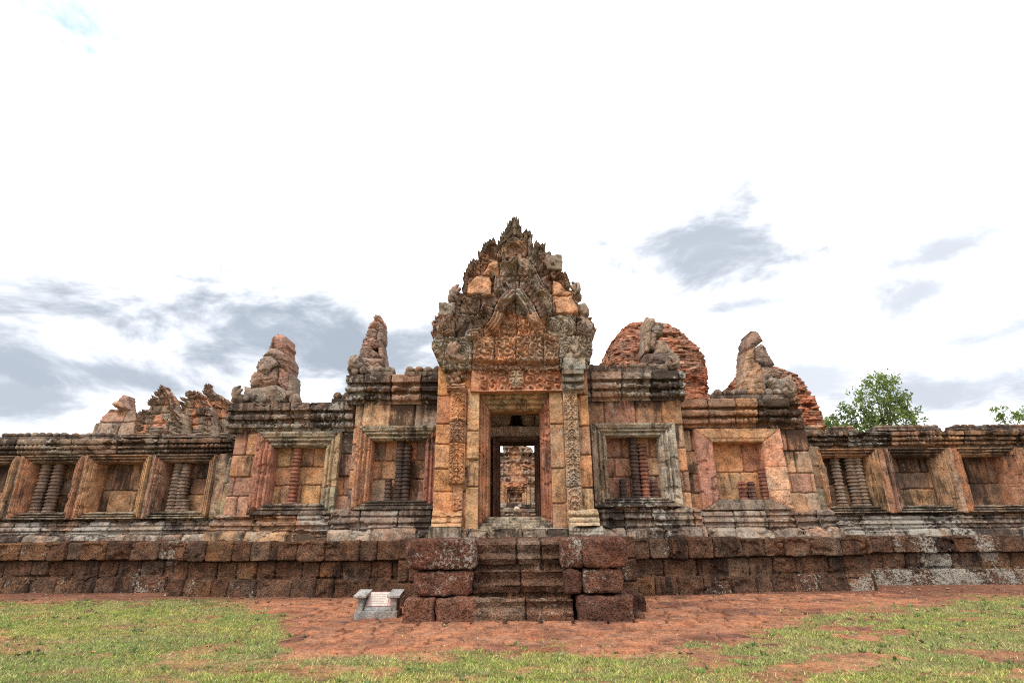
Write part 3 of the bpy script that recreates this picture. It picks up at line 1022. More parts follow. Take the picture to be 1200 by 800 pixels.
def carved(name, rect, D, parent, tint, seed, cell=.16, amp=.05, wearv=(.36, .4), margin=.02, joints=(), pattern='curl', thick=.3, tints=None, label=None):
    x0, x1, z0, z1 = rect

    def f(X, Z):
        d = np.minimum(np.minimum(X - x0, x1 - X), np.minimum(Z - z0, z1 - Z))
        if pattern == 'curl':
            p = curls(X, Z, cell, seed)
            out = amp * p
        elif pattern == 'medallion':
            # mirrored scroll foliage climbing the pilaster either side of a stem
            u = np.abs(X - (x0 + x1) / 2)
            out = amp * (.05 + .95 * curls(u + .03, Z + .25 * u, cell * .40, seed, 1.5)) + amp * .5 * (1 - sstep(u, .008, .02))
            vv = np.abs(((Z - z0) / cell + u / cell * .9) % 1 - .5) * 2
            out = out + amp * .35 * (1 - sstep(np.abs(vv - .5), .06, .14))
        out = out * sstep(d, margin, margin + .012)
        out = out + .03 * (1 - sstep(d, margin * .55, margin * .9)) - .02 * (1 - sstep(d, 0, .012))
        eros = sstep(fbm(X * 2.3, Z * 2.3, 4, seed + 4), .54, .68)
        out = out * (1 - .55 * eros) - .01 * eros + (fbm(X * 11, Z * 11, 3, seed + 9) - .5) * .014
        T = np.broadcast_to(np.array(tint), X.shape + (3,)).copy()
        T *= (.85 + .35 * fbm(X * 3, Z * 3, 3, seed + 2))[..., None]
        for n_, (zz, k) in enumerate(joints):
            jj = np.abs(Z - zz + (fbm(X * 5, X * 0, 2, seed + n_) - .5) * .05)
            out = out - .045 * (1 - sstep(jj, .005, .022))
            if k is not None:
                T = np.where((Z < zz)[..., None], np.array(k), T)
        r, g = wear_noise(X, Z, seed, *wearv)
        return out, T, stack3(r, g)
    return relief(name, rect, D, f, SAND, parent, None, thick, .0085, False, label=label)


def masonry(name, rect, D, parent, zs_px, pal, seed, w=(.3, .6), stain=.4, lichen=.35, yback=None, joints=None, off=.02, label=None, hole=None):
    x0, x1, z0, z1 = rect
    zs = [z0] + [PZ(y, D) for y in zs_px] + [z1]
    return strip(name, x0, x1, [(z1, 0), (z0, 0)], D, Blocks(zs, x0, x1, w, seed, pal, joints=joints, off=off), SAND, parent, yback=yback or D + .6, dx=.013, ds=.013,
                 rough=.016, stain=stain, lichen=lichen, seed=seed, label=label, hole=hole)


BRIGHT = [((.50, .25, .11), 3), ((.46, .24, .12), 3), ((.42, .20, .11), 2), ((.50, .31, .16), 1), ((.36, .20, .12), 1)]
zf = PZ(631, 11.3)
masonry('wall', (PX(507, 606, DP), PX(549, 606, DP), zf, PZ(428, DP)), DP, gate, (575, 548, 520, 496, 462), BRIGHT, 201, w=(2, 3), yback=12.6)
masonry('wall', (PX(662, 606, DP), PX(697, 606, DP), zf, PZ(436, DP)), DP, gate, (572, 533, 500, 463), BRIGHT, 202, w=(2, 3), yback=12.6, stain=.5)
# carved pilasters
carved('pilaster', (PX(525.5, 575, DP), PX(544.5, 575, DP), PZ(566, DP), PZ(459, DP)), DP - .12, gate, (.44, .22, .11), 211, .27, .06, (.42, .3), .022,
       [(PZ(495, DP), (.32, .19, .12)), (PZ(519, DP), (.46, .24, .12))], 'medallion', .2)
carved('pilaster', (PX(664, 580, DP), PX(681, 580, DP), PZ(599, DP), PZ(462, DP)), DP - .12, gate, (.40, .275, .18), 212, .27, .06, (.36, .52), .022,
       [(PZ(493, DP), (.38, .28, .19)), (PZ(537, DP), (.40, .29, .2)), (PZ(571, DP), (.39, .27, .18))], 'medallion', .2)
carved('pilaster', (PX(531, 590, DP), PX(542, 590, DP), PZ(597, DP), PZ(570, DP)), DP - .06, gate, (.40, .20, .11), 213, .14, .05, (.42, .3), .012, (), 'curl', .1)


def moulding(name, a, b, y0, y1, D, prof, parent, seed, pal, beads=(), stain=.5, lichen=.4, yback=None):
    z1, z0 = PZ(y0, D), PZ(y1, D)
    x0, x1 = PX(a, y1, D), PX(b, y1, D)
    H = z1 - z0
    p = [(z1 - t * H, o) for t, o in prof]
    bd = [(z1 - ta * H, z1 - tb * H, pi_, am) for ta, tb, pi_, am in beads]
    return strip(name, x0, x1, p, D, Blocks([z0, z1], x0, x1, (3, 4), seed, pal), SAND, parent, bd, yback or D + .4, .011, .010, .012, stain, lichen, seed, edge=.05)


PB = [(0, -.2), (0, .05), (.10, .10), (.2, .11), (.24, .16), (.34, .18), (.42, .14), (.5, .14), (.55, .20), (.75, .22), (.8, .19), (.86, .25), (1, .27)]
moulding('pilaster_base', 507, 541.5, 597, 616, DP - .05, PB, gate, 221, [((.44, .25, .13), 1)], [(.55, .76, .07, .025)], .45, .45)
moulding('pilaster_base', 666, 701, 597, 617, DP - .05, PB, gate, 222, [((.38, .29, .19), 1)], [(.24, .36, .09, .03), (.55, .76, .06, .025)], .4, .5)
moulding('pilaster_base', 504, 541.5, 616, 631, DP - .05, [(0, 0), (0, .24), (.9, .26), (1, .24)], gate, 223, [((.30, .23, .16), 1)], (), .55, .55)
moulding('pilaster_base', 666, 705, 617, 631, DP - .05, [(0, 0), (0, .24), (.15, .26), (1, .25)], gate, 224, [((.30, .26, .19), 1)], [(.2, .5, .07, .03), (.5, .8, .07, .03)], .5, .55)
moulding('capital', 659, 684, 436, 462, DP - .05, [(0, -.2), (0, .24), (.22, .25), (.26, .15), (.34, .16), (.4, .21), (.55, .22), (.58, .14), (.66, .14), (.7, .20), (.86, .18), (.9, .12), (1, .08)], gate, 225,
         [((.26, .21, .155), 1)], [(.38, .56, .08, .03), (.7, .88, .06, .02)], .6, .5)
moulding('capital', 660, 685, 423, 436, DP - .1, [(0, -.2), (0, .24), (1, .22)], gate, 226, [((.30, .28, .23), 1)], (), .5, .75)
moulding('capital', 524, 545.5, 450.5, 459.5, DP - .05, [(0, -.1), (0, .18), (.25, .20), (.35, .16), (.5, .19), (.8, .16), (1, .10)], gate, 227, [((.40, .22, .13), 1)], (), .45, .4)
cb = MB()
rr = np.random.default_rng(5)
for (px, py, s) in [(527, 443, .9), (533, 440, 1.0), (539, 437, .9), (530, 448, .8), (537, 446, .9), (543, 443, .7)]:
    lump(cb, (PX(px, py, DP - .06), DP - .04, PZ(py, DP)), (.10 * s, .14, .10 * s), (.36, .22, .14), (.6, .35, 0), .5, px, 10, 5)
cb.build('capital', SAND, gate)
# plain door jambs, moulded splayed frame, sill and threshold
masonry('jamb', (PX(545.5, 606, DP), PX(560, 606, DP), PZ(619, DP), PZ(456, DP)), DP - .04, gate, (570, 538, 504), [((.42, .25, .13), 2), ((.38, .22, .12), 2), ((.46, .29, .16), 1)], 231, w=(2, 3), off=.04)
masonry('jamb', (PX(648, 606, DP), PX(664.5, 606, DP), PZ(618, DP), PZ(461, DP)), DP - .04, gate, (590, 549, 497), [((.36, .22, .12), 2), ((.33, .20, .12), 2)], 232, w=(2, 3), off=.04, stain=.5)
ring('door_frame', PX(573.5, 600, DP + .3), PX(635.5, 600, DP + .3), PZ(605, DP + .3), PZ(481.5, DP + .3), .30, DP + .05, gate,
     [(.38, .18, .10), (.34, .15, .095), (.40, .26, .14), (.34, .28, .2)], 233,
     [(0, -.30), (.06, -.27), (.10, -.22), (.22, -.20), (.26, -.24), (.32, -.14), (.46, -.12), (.50, -.16), (.56, -.06), (.70, -.05), (.74, -.09), (.80, .0), (1, .02)],
     mt=.44, mbm=.24, thick=.75, wearv=(.40, .32))
moulding('threshold', 541, 666, 618.5, 631, DP - .1, [(0, -.6), (0, .02), (.12, .05), (.8, .06), (1, .04)], gate, 234, GREYS, (), .55, .55)
th = strip('threshold', PX(541, 625, DP - .2), PX(666, 625, DP - .2), [(PZ(619, DP), -.3), (PZ(619, DP), .02), (zf, .03)], DP - .2,
           Blocks([zf, 3], -1.5, 1.5, (.35, .75), 235, [((.34, .25, .16), 2), ((.30, .22, .15), 1)], off=.03), SAND, gate, yback=DP + .5, dx=.013, ds=.012, rough=.025, stain=.5, lichen=.5, seed=235, edge=.05)
# carved lintel
lx0, lx1, lz0, lz1 = PX(549, 445, DP), PX(660, 445, DP), PZ(460, DP), PZ(427.5, DP)


def lintel_f(X, Z):
    u = 549 + (X - lx0) / (lx1 - lx0) * 111
    v = 460 - (Z - lz0) / (lz1 - lz0) * 32.5
    carve = sstep(u, 562, 568) * sstep(v, 459.5, 457) * sstep(v, 428, 430)
    # a big central mask and scrolls running out from it
    p = curls(np.abs(X - PX(605, 445, DP)), Z, .20, 7, 1.7)
    cd = np.hypot((u - 605) / 9, (v - 445) / 13)
    p = np.where(cd < 1, .6 + .7 * curls(np.abs(X - PX(605, 445, DP)), Z, .15, 17) + .4 * (1 - cd), p)
    out = .02 + .11 * p * carve + .10 * (1 - carve) * sstep(u, 548, 556)
    out = out - .16 * (sstep(u, 553, 550)) + (fbm(X * 8, Z * 8, 4, 9) - .5) * .03
    er = sstep(fbm(X * 2, Z * 2, 3, 19), .52, .7)
    out = out - er * .03
    T = np.array([.40, .20, .12]) * (.8 + .45 * fbm(X * 2.5, Z * 2.5, 4, 11))[..., None]
    T = np.where((cd < .8)[..., None], np.array([.36, .28, .2]), T)
    r, g = wear_noise(X, Z, 12, .42, .35)
    return out, T, stack3(r, g)


relief('lintel', (lx0, lx1, lz0, lz1), DP - .05, lintel_f, SAND, gate, None, .5, .0085, False)
# inner wall of the porch with a bell shaped hole, second door frame, rooms behind
DI = 13.1
ix0, ix1 = PX(550, 560, DI), PX(660, 560, DI)
zi1 = PZ(455, DI)
dox0, dox1, doz1 = PX(586, 600, DI), PX(628.5, 600, DI), PZ(518.5, DI)


def inner_mask(X, Z):
    hole = (X > dox0 - .06) & (X < dox1 + .06) & (Z < doz1 + .05)
    bell = [(PX(a, b, DI), PZ(b, DI)) for a, b in [(594.5, 498.5), (597, 496.5), (598.5, 490), (600, 485), (600.8, 477), (609, 477), (610.5, 485), (612, 490), (613.5, 496), (616.5, 498.5)]]
    return ~(hole | inside(bell, X, Z))


ib = Blocks([zf - .3, PZ(512.5, DI), PZ(498.8, DI), zi1 + .1], ix0, ix1, (1.4, 1.9), 241, [((.40, .29, .20), 2), ((.43, .30, .20), 1)], joints=[[PX(586, 600, DI) - .06, PX(629, 600, DI) + .06], None, None])


def inner_f(X, Z):
    h, t, d, a, b = ib.eval(X, Z)
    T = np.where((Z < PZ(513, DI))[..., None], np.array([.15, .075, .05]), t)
    r, g = wear_noise(X, Z, 14, .42, .45)
    return h + (fbm(X * 8, Z * 8, 4, 15) - .5) * .03, T, stack3(r, g)


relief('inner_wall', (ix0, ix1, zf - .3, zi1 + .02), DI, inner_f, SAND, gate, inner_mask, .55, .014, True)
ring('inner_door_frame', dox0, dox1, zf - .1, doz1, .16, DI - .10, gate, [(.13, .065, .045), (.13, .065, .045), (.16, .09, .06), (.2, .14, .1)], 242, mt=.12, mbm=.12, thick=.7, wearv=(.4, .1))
vb = MB()
for (x0, x1, y0, y1, z0, z1) in [(ix0 - .5, ix0 + .02, 12.2, 17.2, zf - .4, zi1 + .3), (ix1 - .02, ix1 + .5, 12.2, 17.2, zf - .4, zi1 + .3),
                                 (ix0 - .5, ix1 + .5, 13.12, 17.2, zi1 + .02, zi1 + .5), (ix0 - .3, ix1 + .3, 12.2, 17.0, zf - .5, zf - .06),
                                 (ix0 - .2, dox0 - .25, 16.6, 17.1, zf - .3, zi1 + .1), (dox1 + .25, ix1 + .2, 16.6, 17.1, zf - .3, zi1 + .1),
                                 (dox0 - .3, dox1 + .3, 16.62, 17.08, PZ(503, 16.6), zi1 + .1)]:
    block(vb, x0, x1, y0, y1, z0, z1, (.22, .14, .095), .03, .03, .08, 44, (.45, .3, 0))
vb.build('vault', SAND, gate)


# ================================================================ the carved gable over the doorway
DPED = 11.42
PS = 3.808                                     # the tracing's scale: 952 px across 250 photo pixels


def tr_pt(u, v, D=DPED, ox=480, oy=230, s=PS):
    px, py = ox + u / s, oy + v / s
    return PX(px, py, D), PZ(py, D, px)


PED = [(150, 775), (150, 752), (128, 740), (128, 705), (110, 697), (97, 655), (110, 640), (92, 605), (105, 595), (100, 560), (115, 537), (140, 530),
       (185, 520), (215, 470), (238, 440), (242, 335), (262, 325), (262, 300), (285, 280), (305, 270), (310, 240), (328, 240), (332, 212), (355, 190), (375, 185), (400, 190), (412, 170),
       (430, 148), (421, 140), (432, 122), (442, 106), (455, 85), (470, 72), (484, 90), (494, 118), (500, 132), (505, 140), (520, 136), (548, 142), (553, 195), (580, 200), (603, 205), (610, 235),
       (625, 240), (630, 260), (650, 270), (640, 326), (690, 330), (710, 350), (712, 385), (725, 440), (760, 480), (770, 530), (810, 540), (832, 590), (815, 625), (810, 650), (818, 690),
       (800, 745), (790, 775)]
ped_xz = [tr_pt(u, v) for u, v in PED]
# u,v of any point: X is a projective function of (u,v); recover by inverting the camera exactly in the plane
_tp, _rl = PITCH, ROLL


def to_uv(X, Z, D=DPED, ox=480, oy=230, s=PS):
    dy, dz = D, Z - EYE
    f_ = dy * CP + dz * SP
    up = -dy * SP + dz * CP
    a, b = X / f_ * F, up / f_ * F                # camera-plane coordinates of the upright picture
    px = 600 + a + b * -ROLL * 1.0
    py = 400 - b - a * ROLL
    return (px - ox) * s, (py - oy) * s


ARCH_LOW = spline([(270, 622), (318, 612), (362, 588), (388, 548), (402, 505), (430, 462), (474, 428), (505, 455), (535, 497), (556, 548), (582, 592), (618, 618)], 8)
ARCH_MID = spline([(396, 415), (400, 352), (418, 312), (448, 290), (480, 272), (512, 292), (545, 330), (566, 375), (585, 408), (606, 420)], 8)
ARCH_TOP = spline([(402, 262), (410, 228), (434, 203), (464, 186), (496, 200), (522, 228), (532, 262)], 8)
ARCH_TIP = spline([(415, 190), (440, 160), (468, 142), (495, 160), (512, 185)], 6)
SIDE_L = spline([(140, 620), (200, 590), (232, 545), (240, 490), (262, 452), (330, 440)], 6)
SIDE_R = spline([(800, 620), (742, 592), (715, 560), (690, 535), (662, 520), (640, 470)], 6)

T_DK, T_GR, T_OR, T_BR, T_RB = np.array([.235, .17, .13]), np.array([.32, .265, .205]), np.array([.48, .265, .155]), np.array([.40, .245, .155]), np.array([.30, .19, .135])
# stones of the gable: (u0, v0, u1, v1, colour, plain?)
STONES = [
    (90, 625, 280, 775, T_GR, 0), (280, 625, 378, 755, T_BR, 0), (378, 625, 475, 755, T_OR * .95, 0), (475, 625, 595, 755, T_BR, 0), (595, 618, 665, 755, T_BR * .9, 0), (665, 618, 840, 775, T_GR, 0),
    (80, 520, 205, 625, T_RB, 0), (205, 520, 330, 625, T_DK * 1.1, 0), (330, 512, 480, 625, T_OR * .85, 0), (480, 520, 610, 618, T_OR * .95, 0), (610, 525, 745, 618, T_GR, 0), (745, 525, 850, 625, T_RB, 0),
    (160, 445, 315, 520, T_DK, 0), (315, 418, 472, 515, T_RB, 0), (472, 418, 640, 520, T_GR, 0), (640, 440, 765, 525, T_RB, 0), (760, 440, 800, 525, T_RB, 0),
    (235, 350, 365, 442, T_RB, 0), (365, 340, 490, 418, T_DK, 0), (490, 345, 640, 418, T_DK * 1.05, 0), (638, 358, 725, 440, T_RB, 0),
    (235, 262, 320, 350, T_RB, 0), (312, 276, 397, 352, T_RB, 0), (397, 265, 482, 345, T_DK, 0), (482, 262, 600, 345, T_DK * 1.1, 0), (600, 262, 720, 358, T_RB, 0),
    (300, 180, 405, 268, T_RB, 0), (405, 190, 525, 265, T_BR, 0), (525, 195, 640, 262, T_DK * 1.1, 0), (405, 60, 560, 192, T_GR * .85, 0)]

# plain broken facing stones, fresher and more orange than the carved ones
PLAINS = [([(250, 441), (258, 395), (298, 351), (366, 350), (364, 441)], T_OR), ([(314, 349), (350, 300), (372, 280), (398, 277), (397, 349)], T_OR * .92),
          ([(640, 440), (640, 364), (672, 376), (724, 430), (724, 440)], T_OR * .92), ([(646, 443), (722, 443), (758, 500), (754, 523), (650, 525)], T_OR)]


def leaf(mb, u, v, ang, L, W, y, tint, seed, D=DPED, tr=(480, 230, PS), dz=1.0):
    """one carved flame leaf: a pointed tongue with a midrib, its tip bent outwards; ang from straight up, clockwise"""
    a, t = np.meshgrid(np.linspace(-1, 1, 7), np.linspace(0, 1, 9), indexing='ij')
    hw = W * np.sin(np.pi * np.clip(t, 0, 1) ** .62) ** .75 * (1 - .25 * t) + W * .25 * (1 - t)
    du, dv = math.sin(ang), -math.cos(ang)
    x0, z0 = tr_pt(u, v, D, *tr)
    k = D / (CP * F) / tr[2] * 1.02
    lx = (hw * a * -dv + L * t * du) * k
    lz = -(hw * a * du + L * t * dv) * k
    out = (.035 + .05 * (1 - np.abs(a)) - .018 * np.cos(a * 9) + .075 * t ** 2) * dz
    V = np.stack([x0 + lx, y - out, z0 + lz], -1)
    B = V.copy()
    B[..., 1] = y + .12
    q = grid_quads(7, 9)
    n = 63
    idx = np.arange(63).reshape(7, 9)
    rim = np.concatenate([idx[:, 0], idx[-1, 1:], idx[-2::-1, -1], idx[0, -2:0:-1]])
    r2 = np.roll(rim, -1)
    sd = np.stack([rim, r2, r2 + n, rim + n], 1)
    mb.add(np.vstack([V.reshape(-1, 3), B.reshape(-1, 3)]), np.vstack([q[:, ::-1], sd, q + n]), None, tint, (.42, .5, 0))


def tier_back(v):
    return .07 * sstep(v, 626, 616) + .07 * sstep(v, 422, 412) + .08 * sstep(v, 268, 258) + .04 * sstep(v, 195, 186)


def ped_f(X, Z):
    u, v = to_uv(X, Z)
    uj = u + (vnoise(u * .05, v * .05, 5) - .5) * 7
    vj = v + (vnoise(u * .05 + 9, v * .05, 6) - .5) * 7
    T = np.broadcast_to(T_RB, X.shape + (3,)).copy()
    dj = np.full(X.shape, 99.0)
    plain = np.zeros(X.shape)
    off = np.zeros(X.shape)
    rng = np.random.default_rng(8)
    for (a, b, c, d, col_, pl) in STONES:
        m = (uj >= a) & (uj < c) & (vj >= b) & (vj < d)
        T[m] = col_ * rng.uniform(.88, 1.12)
        q = np.minimum(np.minimum(uj - a, c - uj), np.minimum(vj - b, d - vj))
        dj = np.where(m, q, dj)
        plain = np.where(m, pl, plain)
        off = np.where(m, rng.uniform(-.02, .02) + (uj - a) / 100 * rng.uniform(-.03, .03), off)
    for pts, c in PLAINS:
        m = inside(pts, uj, vj)
        T[m] = c
        plain = np.where(m, 1, plain)
        dd, _, _ = poly_dist(pts + pts[:1], uj, vj)
        dj = np.where(m, np.minimum(dj, dd), dj)
    # field of scroll foliage in two sizes, warped so that no two scrolls match
    wu = u + (fbm(u * .02, v * .02, 2, 71) - .5) * 40
    wv = v + (fbm(u * .02 + 5, v * .02, 2, 72) - .5) * 40
    p = .9 * curls(wu, wv, 36, 3, 1.7) + .2 * curls(wu + 9, wv, 17, 13, 1.3)
    out = .0 + .13 * p + off
    # tympanum inside the lower arch: finer scrolls
    # flame leaves standing outside each arch
    for arch, w, lw, L, h0 in ((ARCH_LOW, 23, 46, 25, .16), (ARCH_MID, 21, 50, 24, .14), (ARCH_TOP, 15, 34, 20, .12), (ARCH_TIP, 9, 26, 16, .10), (SIDE_L, 15, 26, 22, .13), (SIDE_R, 15, 26, 22, .13)):
        d, arc, sd = poly_dist(arch, u, v)
        outer = (sd < 0) if arch[0][0] < arch[-1][0] else (sd > 0)
        q = np.abs((arc / L) % 1 - .5) * 2
        tt = (d - w) / lw
        bound = np.clip(1 - tt, 0, 1) ** .6
        leaf = np.clip(1 - q / np.maximum(bound, 1e-3), 0, 1) ** .8 * (.8 + .2 * np.cos(q * 16)) * (.55 + .6 * tt)
        zone = (d > w) & (tt < 1) & outer & (plain < .5)
        out = np.where(zone, -.03 + h0 * 1.5 * leaf + .25 * off, out)
        bandz = d < w
        bd = d / w
        wornb = 1 - .75 * sstep(fbm(u * .022 + w, v * .022, 4, 91), .50, .62)
        prof = (h0 * (.95 + .4 * np.sqrt(np.clip(1 - bd * bd, 0, 1))) + .034 * np.cos(bd * 3.14159 * 3.0)) * wornb + .05 * p * (1 - wornb)
        prof = prof - .03 * sstep(bd, .85, 1)
        sect = np.where(plain > .5, 0, 1)
        out = np.where(bandz & (sect > 0), prof + off * .5, out)
        T = np.where((bandz & (sect > 0))[..., None], T * .8 + T_GR * .2, T)
    # the ground inside the lower arch lies deeper
    tymp = inside([tuple(k) for k in ARCH_LOW], u, v) & (poly_dist(ARCH_LOW, u, v)[0] > 18)
    out = np.where(tymp, out - .09, out)
    # niche under the little top arch, plain ground inside the lower arch top
    nd, _, _ = poly_dist(ARCH_TOP, u, v)
    innich = inside([tuple(k) for k in ARCH_TOP], u, v) & (nd > 12)
    lob = np.minimum(np.hypot((u - 445) / 20, (v - 242) / 16), np.minimum(np.hypot((u - 490) / 20, (v - 242) / 16), np.minimum(np.hypot((u - 466) / 22, (v - 222) / 20), np.hypot((u - 466) / 40, (v - 258) / 14))))
    out = np.where(innich, np.where(lob < 1, .03, .08), out)
    T = np.where((innich & (lob < 1))[..., None], np.array([.44, .30, .22]), T)
    # plain broken faces: facets with shallow tool marks
    fac = .09 + .05 * (fbm(u * .02, v * .02, 2, 33) - .5) * 2 + .03 * np.abs(((u * .6 + v) / 34) % 2 - 1)
    out = np.where(plain > .5, fac + off + .02 * (fbm(u * .12, v * .12, 3, 35) - .5), out)
    # volutes of the bottom corners and their plinth edge
    for (cu, cv, R, sg) in ((238, 690, 36, 1), (698, 690, 38, -1), (150, 575, 34, 1), (650, 568, 26, -1)):
        r_ = np.hypot(u - cu, v - cv)
        an = np.arctan2(v - cv, (u - cu) * sg)
        sp_ = .05 + .10 * (.5 + .5 * np.cos(2 * np.pi * r_ / 12 - an)) * (.75 + .25 * np.cos(an * 9 + r_ * .12)) * (1 - .3 * r_ / R)
        out = np.where(r_ < R, sp_ + off, out)
    led = sstep(v, 716, 722) * sstep(u, 282, 286) * sstep(u, 668, 664)
    q = (u / 15) % 1 - .5
    out = out + led * (.07 + .03 * np.sqrt(np.clip(1 - (q / .45) ** 2 - ((v - 728) / 9) ** 2, 0, 1)) - .10 * sstep(v, 738, 745))
    # tiers stand back one behind the other
    back_ = .07 * sstep(v, 626, 616) + .07 * sstep(v, 422, 412) + .08 * sstep(v, 268, 258) + .04 * sstep(v, 195, 186)
    out = out - back_
    # joints
    out = out - .08 * (1 - sstep(dj, 1.0, 3.4)) - .02 * (1 - sstep(dj, 3, 9))
    er = sstep(fbm(u * .018, v * .018, 4, 44), .52, .70)
    out = out - er * .045 + (fbm(X * 9, Z * 9, 3, 45) - .5) * .025
    r, g = wear_noise(X, Z, 47, .38, .44)
    r = r + np.where(T[..., 0] < .24, .12, -.02) - .22 * plain
    g = g + np.where(T[..., 1] > .2, .12, 0) - .15 * plain
    return out, T, stack3(r, g)


def ped_mask(X, Z):
    jx = (vnoise(X * 22, Z * 22, 51) - .5) * .07
    jz = (vnoise(X * 22, Z * 22, 52) - .5) * .07
    return inside(ped_xz, X + jx, Z + jz)


xs_, zs_ = [p[0] for p in ped_xz], [p[1] for p in ped_xz]
ztop, zbot = max(zs_), min(zs_)
pm_ = MB()
relief('gable', (min(xs_) - .05, max(xs_) + .05, zbot, ztop + .03), DPED, ped_f, SAND, gate, ped_mask,
       lambda X, Z: 1.15 - .8 * (Z - zbot) / (ztop - zbot), .0095, True, mb=pm_)
lr = np.random.default_rng(17)


def leaf_row(path, off, step, L, W, upmix, cols, skip=()):
    p = np.asarray(path, float)
    if p[0, 0] > p[-1, 0]:
        p = p[::-1]
    seg = np.hypot(*np.diff(p, axis=0).T)
    s_ = np.concatenate([[0], np.cumsum(seg)])
    for q in np.arange(step * .5, s_[-1], step):
        u, v = np.interp(q, s_, p[:, 0]), np.interp(q, s_, p[:, 1])
        u2, v2 = np.interp(min(q + 2, s_[-1]), s_, p[:, 0]), np.interp(min(q + 2, s_[-1]), s_, p[:, 1])
        u1, v1 = np.interp(max(q - 2, 0), s_, p[:, 0]), np.interp(max(q - 2, 0), s_, p[:, 1])
        tu, tv = u2 - u1, v2 - v1
        l = math.hypot(tu, tv) + 1e-6
        nu, nv = tv / l, -tu / l                      # outward (up and away)
        bu, bv = u + nu * off, v + nv * off
        if any(inside(pts, np.array([bu + nu * L * .4]), np.array([bv + nv * L * .4]))[0] for pts, _ in PLAINS) or lr.random() < .20:
            continue
        nu, nv = nu * (1 - upmix), nv * (1 - upmix) - upmix
        c = cols[lr.integers(0, len(cols))] * lr.uniform(.8, 1.15)
        leaf(pm_, bu, bv, math.atan2(nu, -nv) + lr.normal(0, .14), L * lr.uniform(.65, 1.15), W * lr.uniform(.9, 1.1), DPED + tier_back(bv) - .075, c, 0)


LC = [T_DK, T_RB, T_GR * .9]
leaf_row(ARCH_LOW[14:-14], 24, 17, 40, 9.5, .25, LC)
leaf_row(ARCH_MID, 20, 17, 38, 9.5, .2, LC)
leaf_row(ARCH_TOP, 14, 14, 26, 8, .2, LC)
leaf_row(ARCH_TIP, 9, 12, 22, 7, .3, [T_GR * .9, T_DK])
leaf_row(SIDE_L, 14, 17, 26, 9, .35, LC)
leaf_row(SIDE_R[::-1], 14, 17, 26, 9, .35, LC)
# the flame edged outline of the upper tiers
leaf_row([(236, 440), (246, 345), (266, 305), (300, 272), (318, 240), (340, 200), (376, 186)], -13, 14, 24, 9.5, .5, LC)
leaf_row([(560, 200), (600, 210), (628, 262), (655, 330), (700, 350), (718, 400)], -13, 14, 24, 9.5, .5, LC)
leaf_row([(428, 150), (442, 112), (468, 80)], -10, 11, 22, 7, .6, [T_GR * .9, T_DK])
leaf_row([(470, 80), (490, 112), (500, 140)], -10, 11, 22, 7, .6, [T_GR * .9, T_DK])
leaf_row([(505, 145), (548, 150)], -12, 13, 26, 8, .8, [T_GR * .9, T_DK])
for v0 in (118, 150):
    leaf(pm_, 468, v0 + 10, 0, 40, 13, DPED + .2, T_GR * .95, 0)
pediment = pm_.build('gable', SAND, gate)


def naga_fan(mb, X, Y, Z, size, flip, tint, seed, ribs=5):
    """the many-headed serpent that ends a gable: a sheaf of curled necks over a swollen body"""
    rng = np.random.default_rng(seed)
    sg = -1 if flip else 1
    lump(mb, (X - sg * .12 * size, Y + .08, Z - .25 * size), (.45 * size, .22, .34 * size), tint, (.55, .42, 0), .5, seed, 12, 4)
    for k in range(ribs):
        th0 = math.radians(5 + 105 * k / (ribs - 1))
        R = size * (.82 - .08 * abs(k - 2)) * rng.uniform(.9, 1.05)
        tt = np.linspace(0, 1, 9)
        a = th0 + .7 * tt ** 1.6 * (1 if k < 3 else .3)
        bx = -.25 * size + .05 * size * k
        path = np.stack([X + sg * (bx + R * tt * np.cos(a) * .9), Y - .10 - .12 * np.sin(tt * 2.6) * size + .0 * tt, Z - .32 * size + R * tt * np.sin(a) * .95], 1)
        rad = size * (.085 + .035 * np.sin(tt * 3.1)) * rng.uniform(.85, 1.1)
        rad[-1] *= .55
        tube(mb, path, rad, 8, np.array(tint) * rng.uniform(.85, 1.2), (.5 + rng.uniform(-.15, .15), .45, 0))


def ped_naga(u, v, size, flip, tint, seed, D):
    mb = MB()
    x, z = tr_pt(u, v, D)
    naga_fan(mb, x, D + .1, z, size, flip, tint, seed)
    mb.build('naga_head', SAND, pediment)


ped_naga(188, 690, .50, True, (.27, .19, .14), 301, DPED - .12)
ped_naga(752, 685, .50, False, (.29, .23, .17), 302, DPED - .12)
ped_naga(140, 580, .50, True, (.25, .18, .135), 303, DPED + .05)
ped_naga(790, 580, .52, False, (.27, .19, .14), 304, DPED + .05)
ped_naga(198, 428, .46, True, (.30, .21, .16), 305, DPED + .25)
ped_naga(745, 415, .46, False, (.28, .21, .155), 306, DPED + .25)
for (a, b, c, d) in [(126, 470, 205, 528), (612, 258, 680, 326)]:
    cb = MB()
    p0, p1 = tr_pt(a, d), tr_pt(c, b)
    block(cb, p0[0], p1[0], DPED + .0, DPED + .5, p0[1], p1[1], (.25, .20, .15), .04, .05, .02, 309, (.5, .5, 0), 6)
    cb.build('corner_stone', SAND, pediment)
cb = MB()
x, z = tr_pt(778, 505)
lump(cb, (x, DPED + .2, z), (.14, .2, .22), (.24, .18, .14), (.5, .4, 0), .6, 310, 12, 5)
cb.build('corner_stone', SAND, pediment)


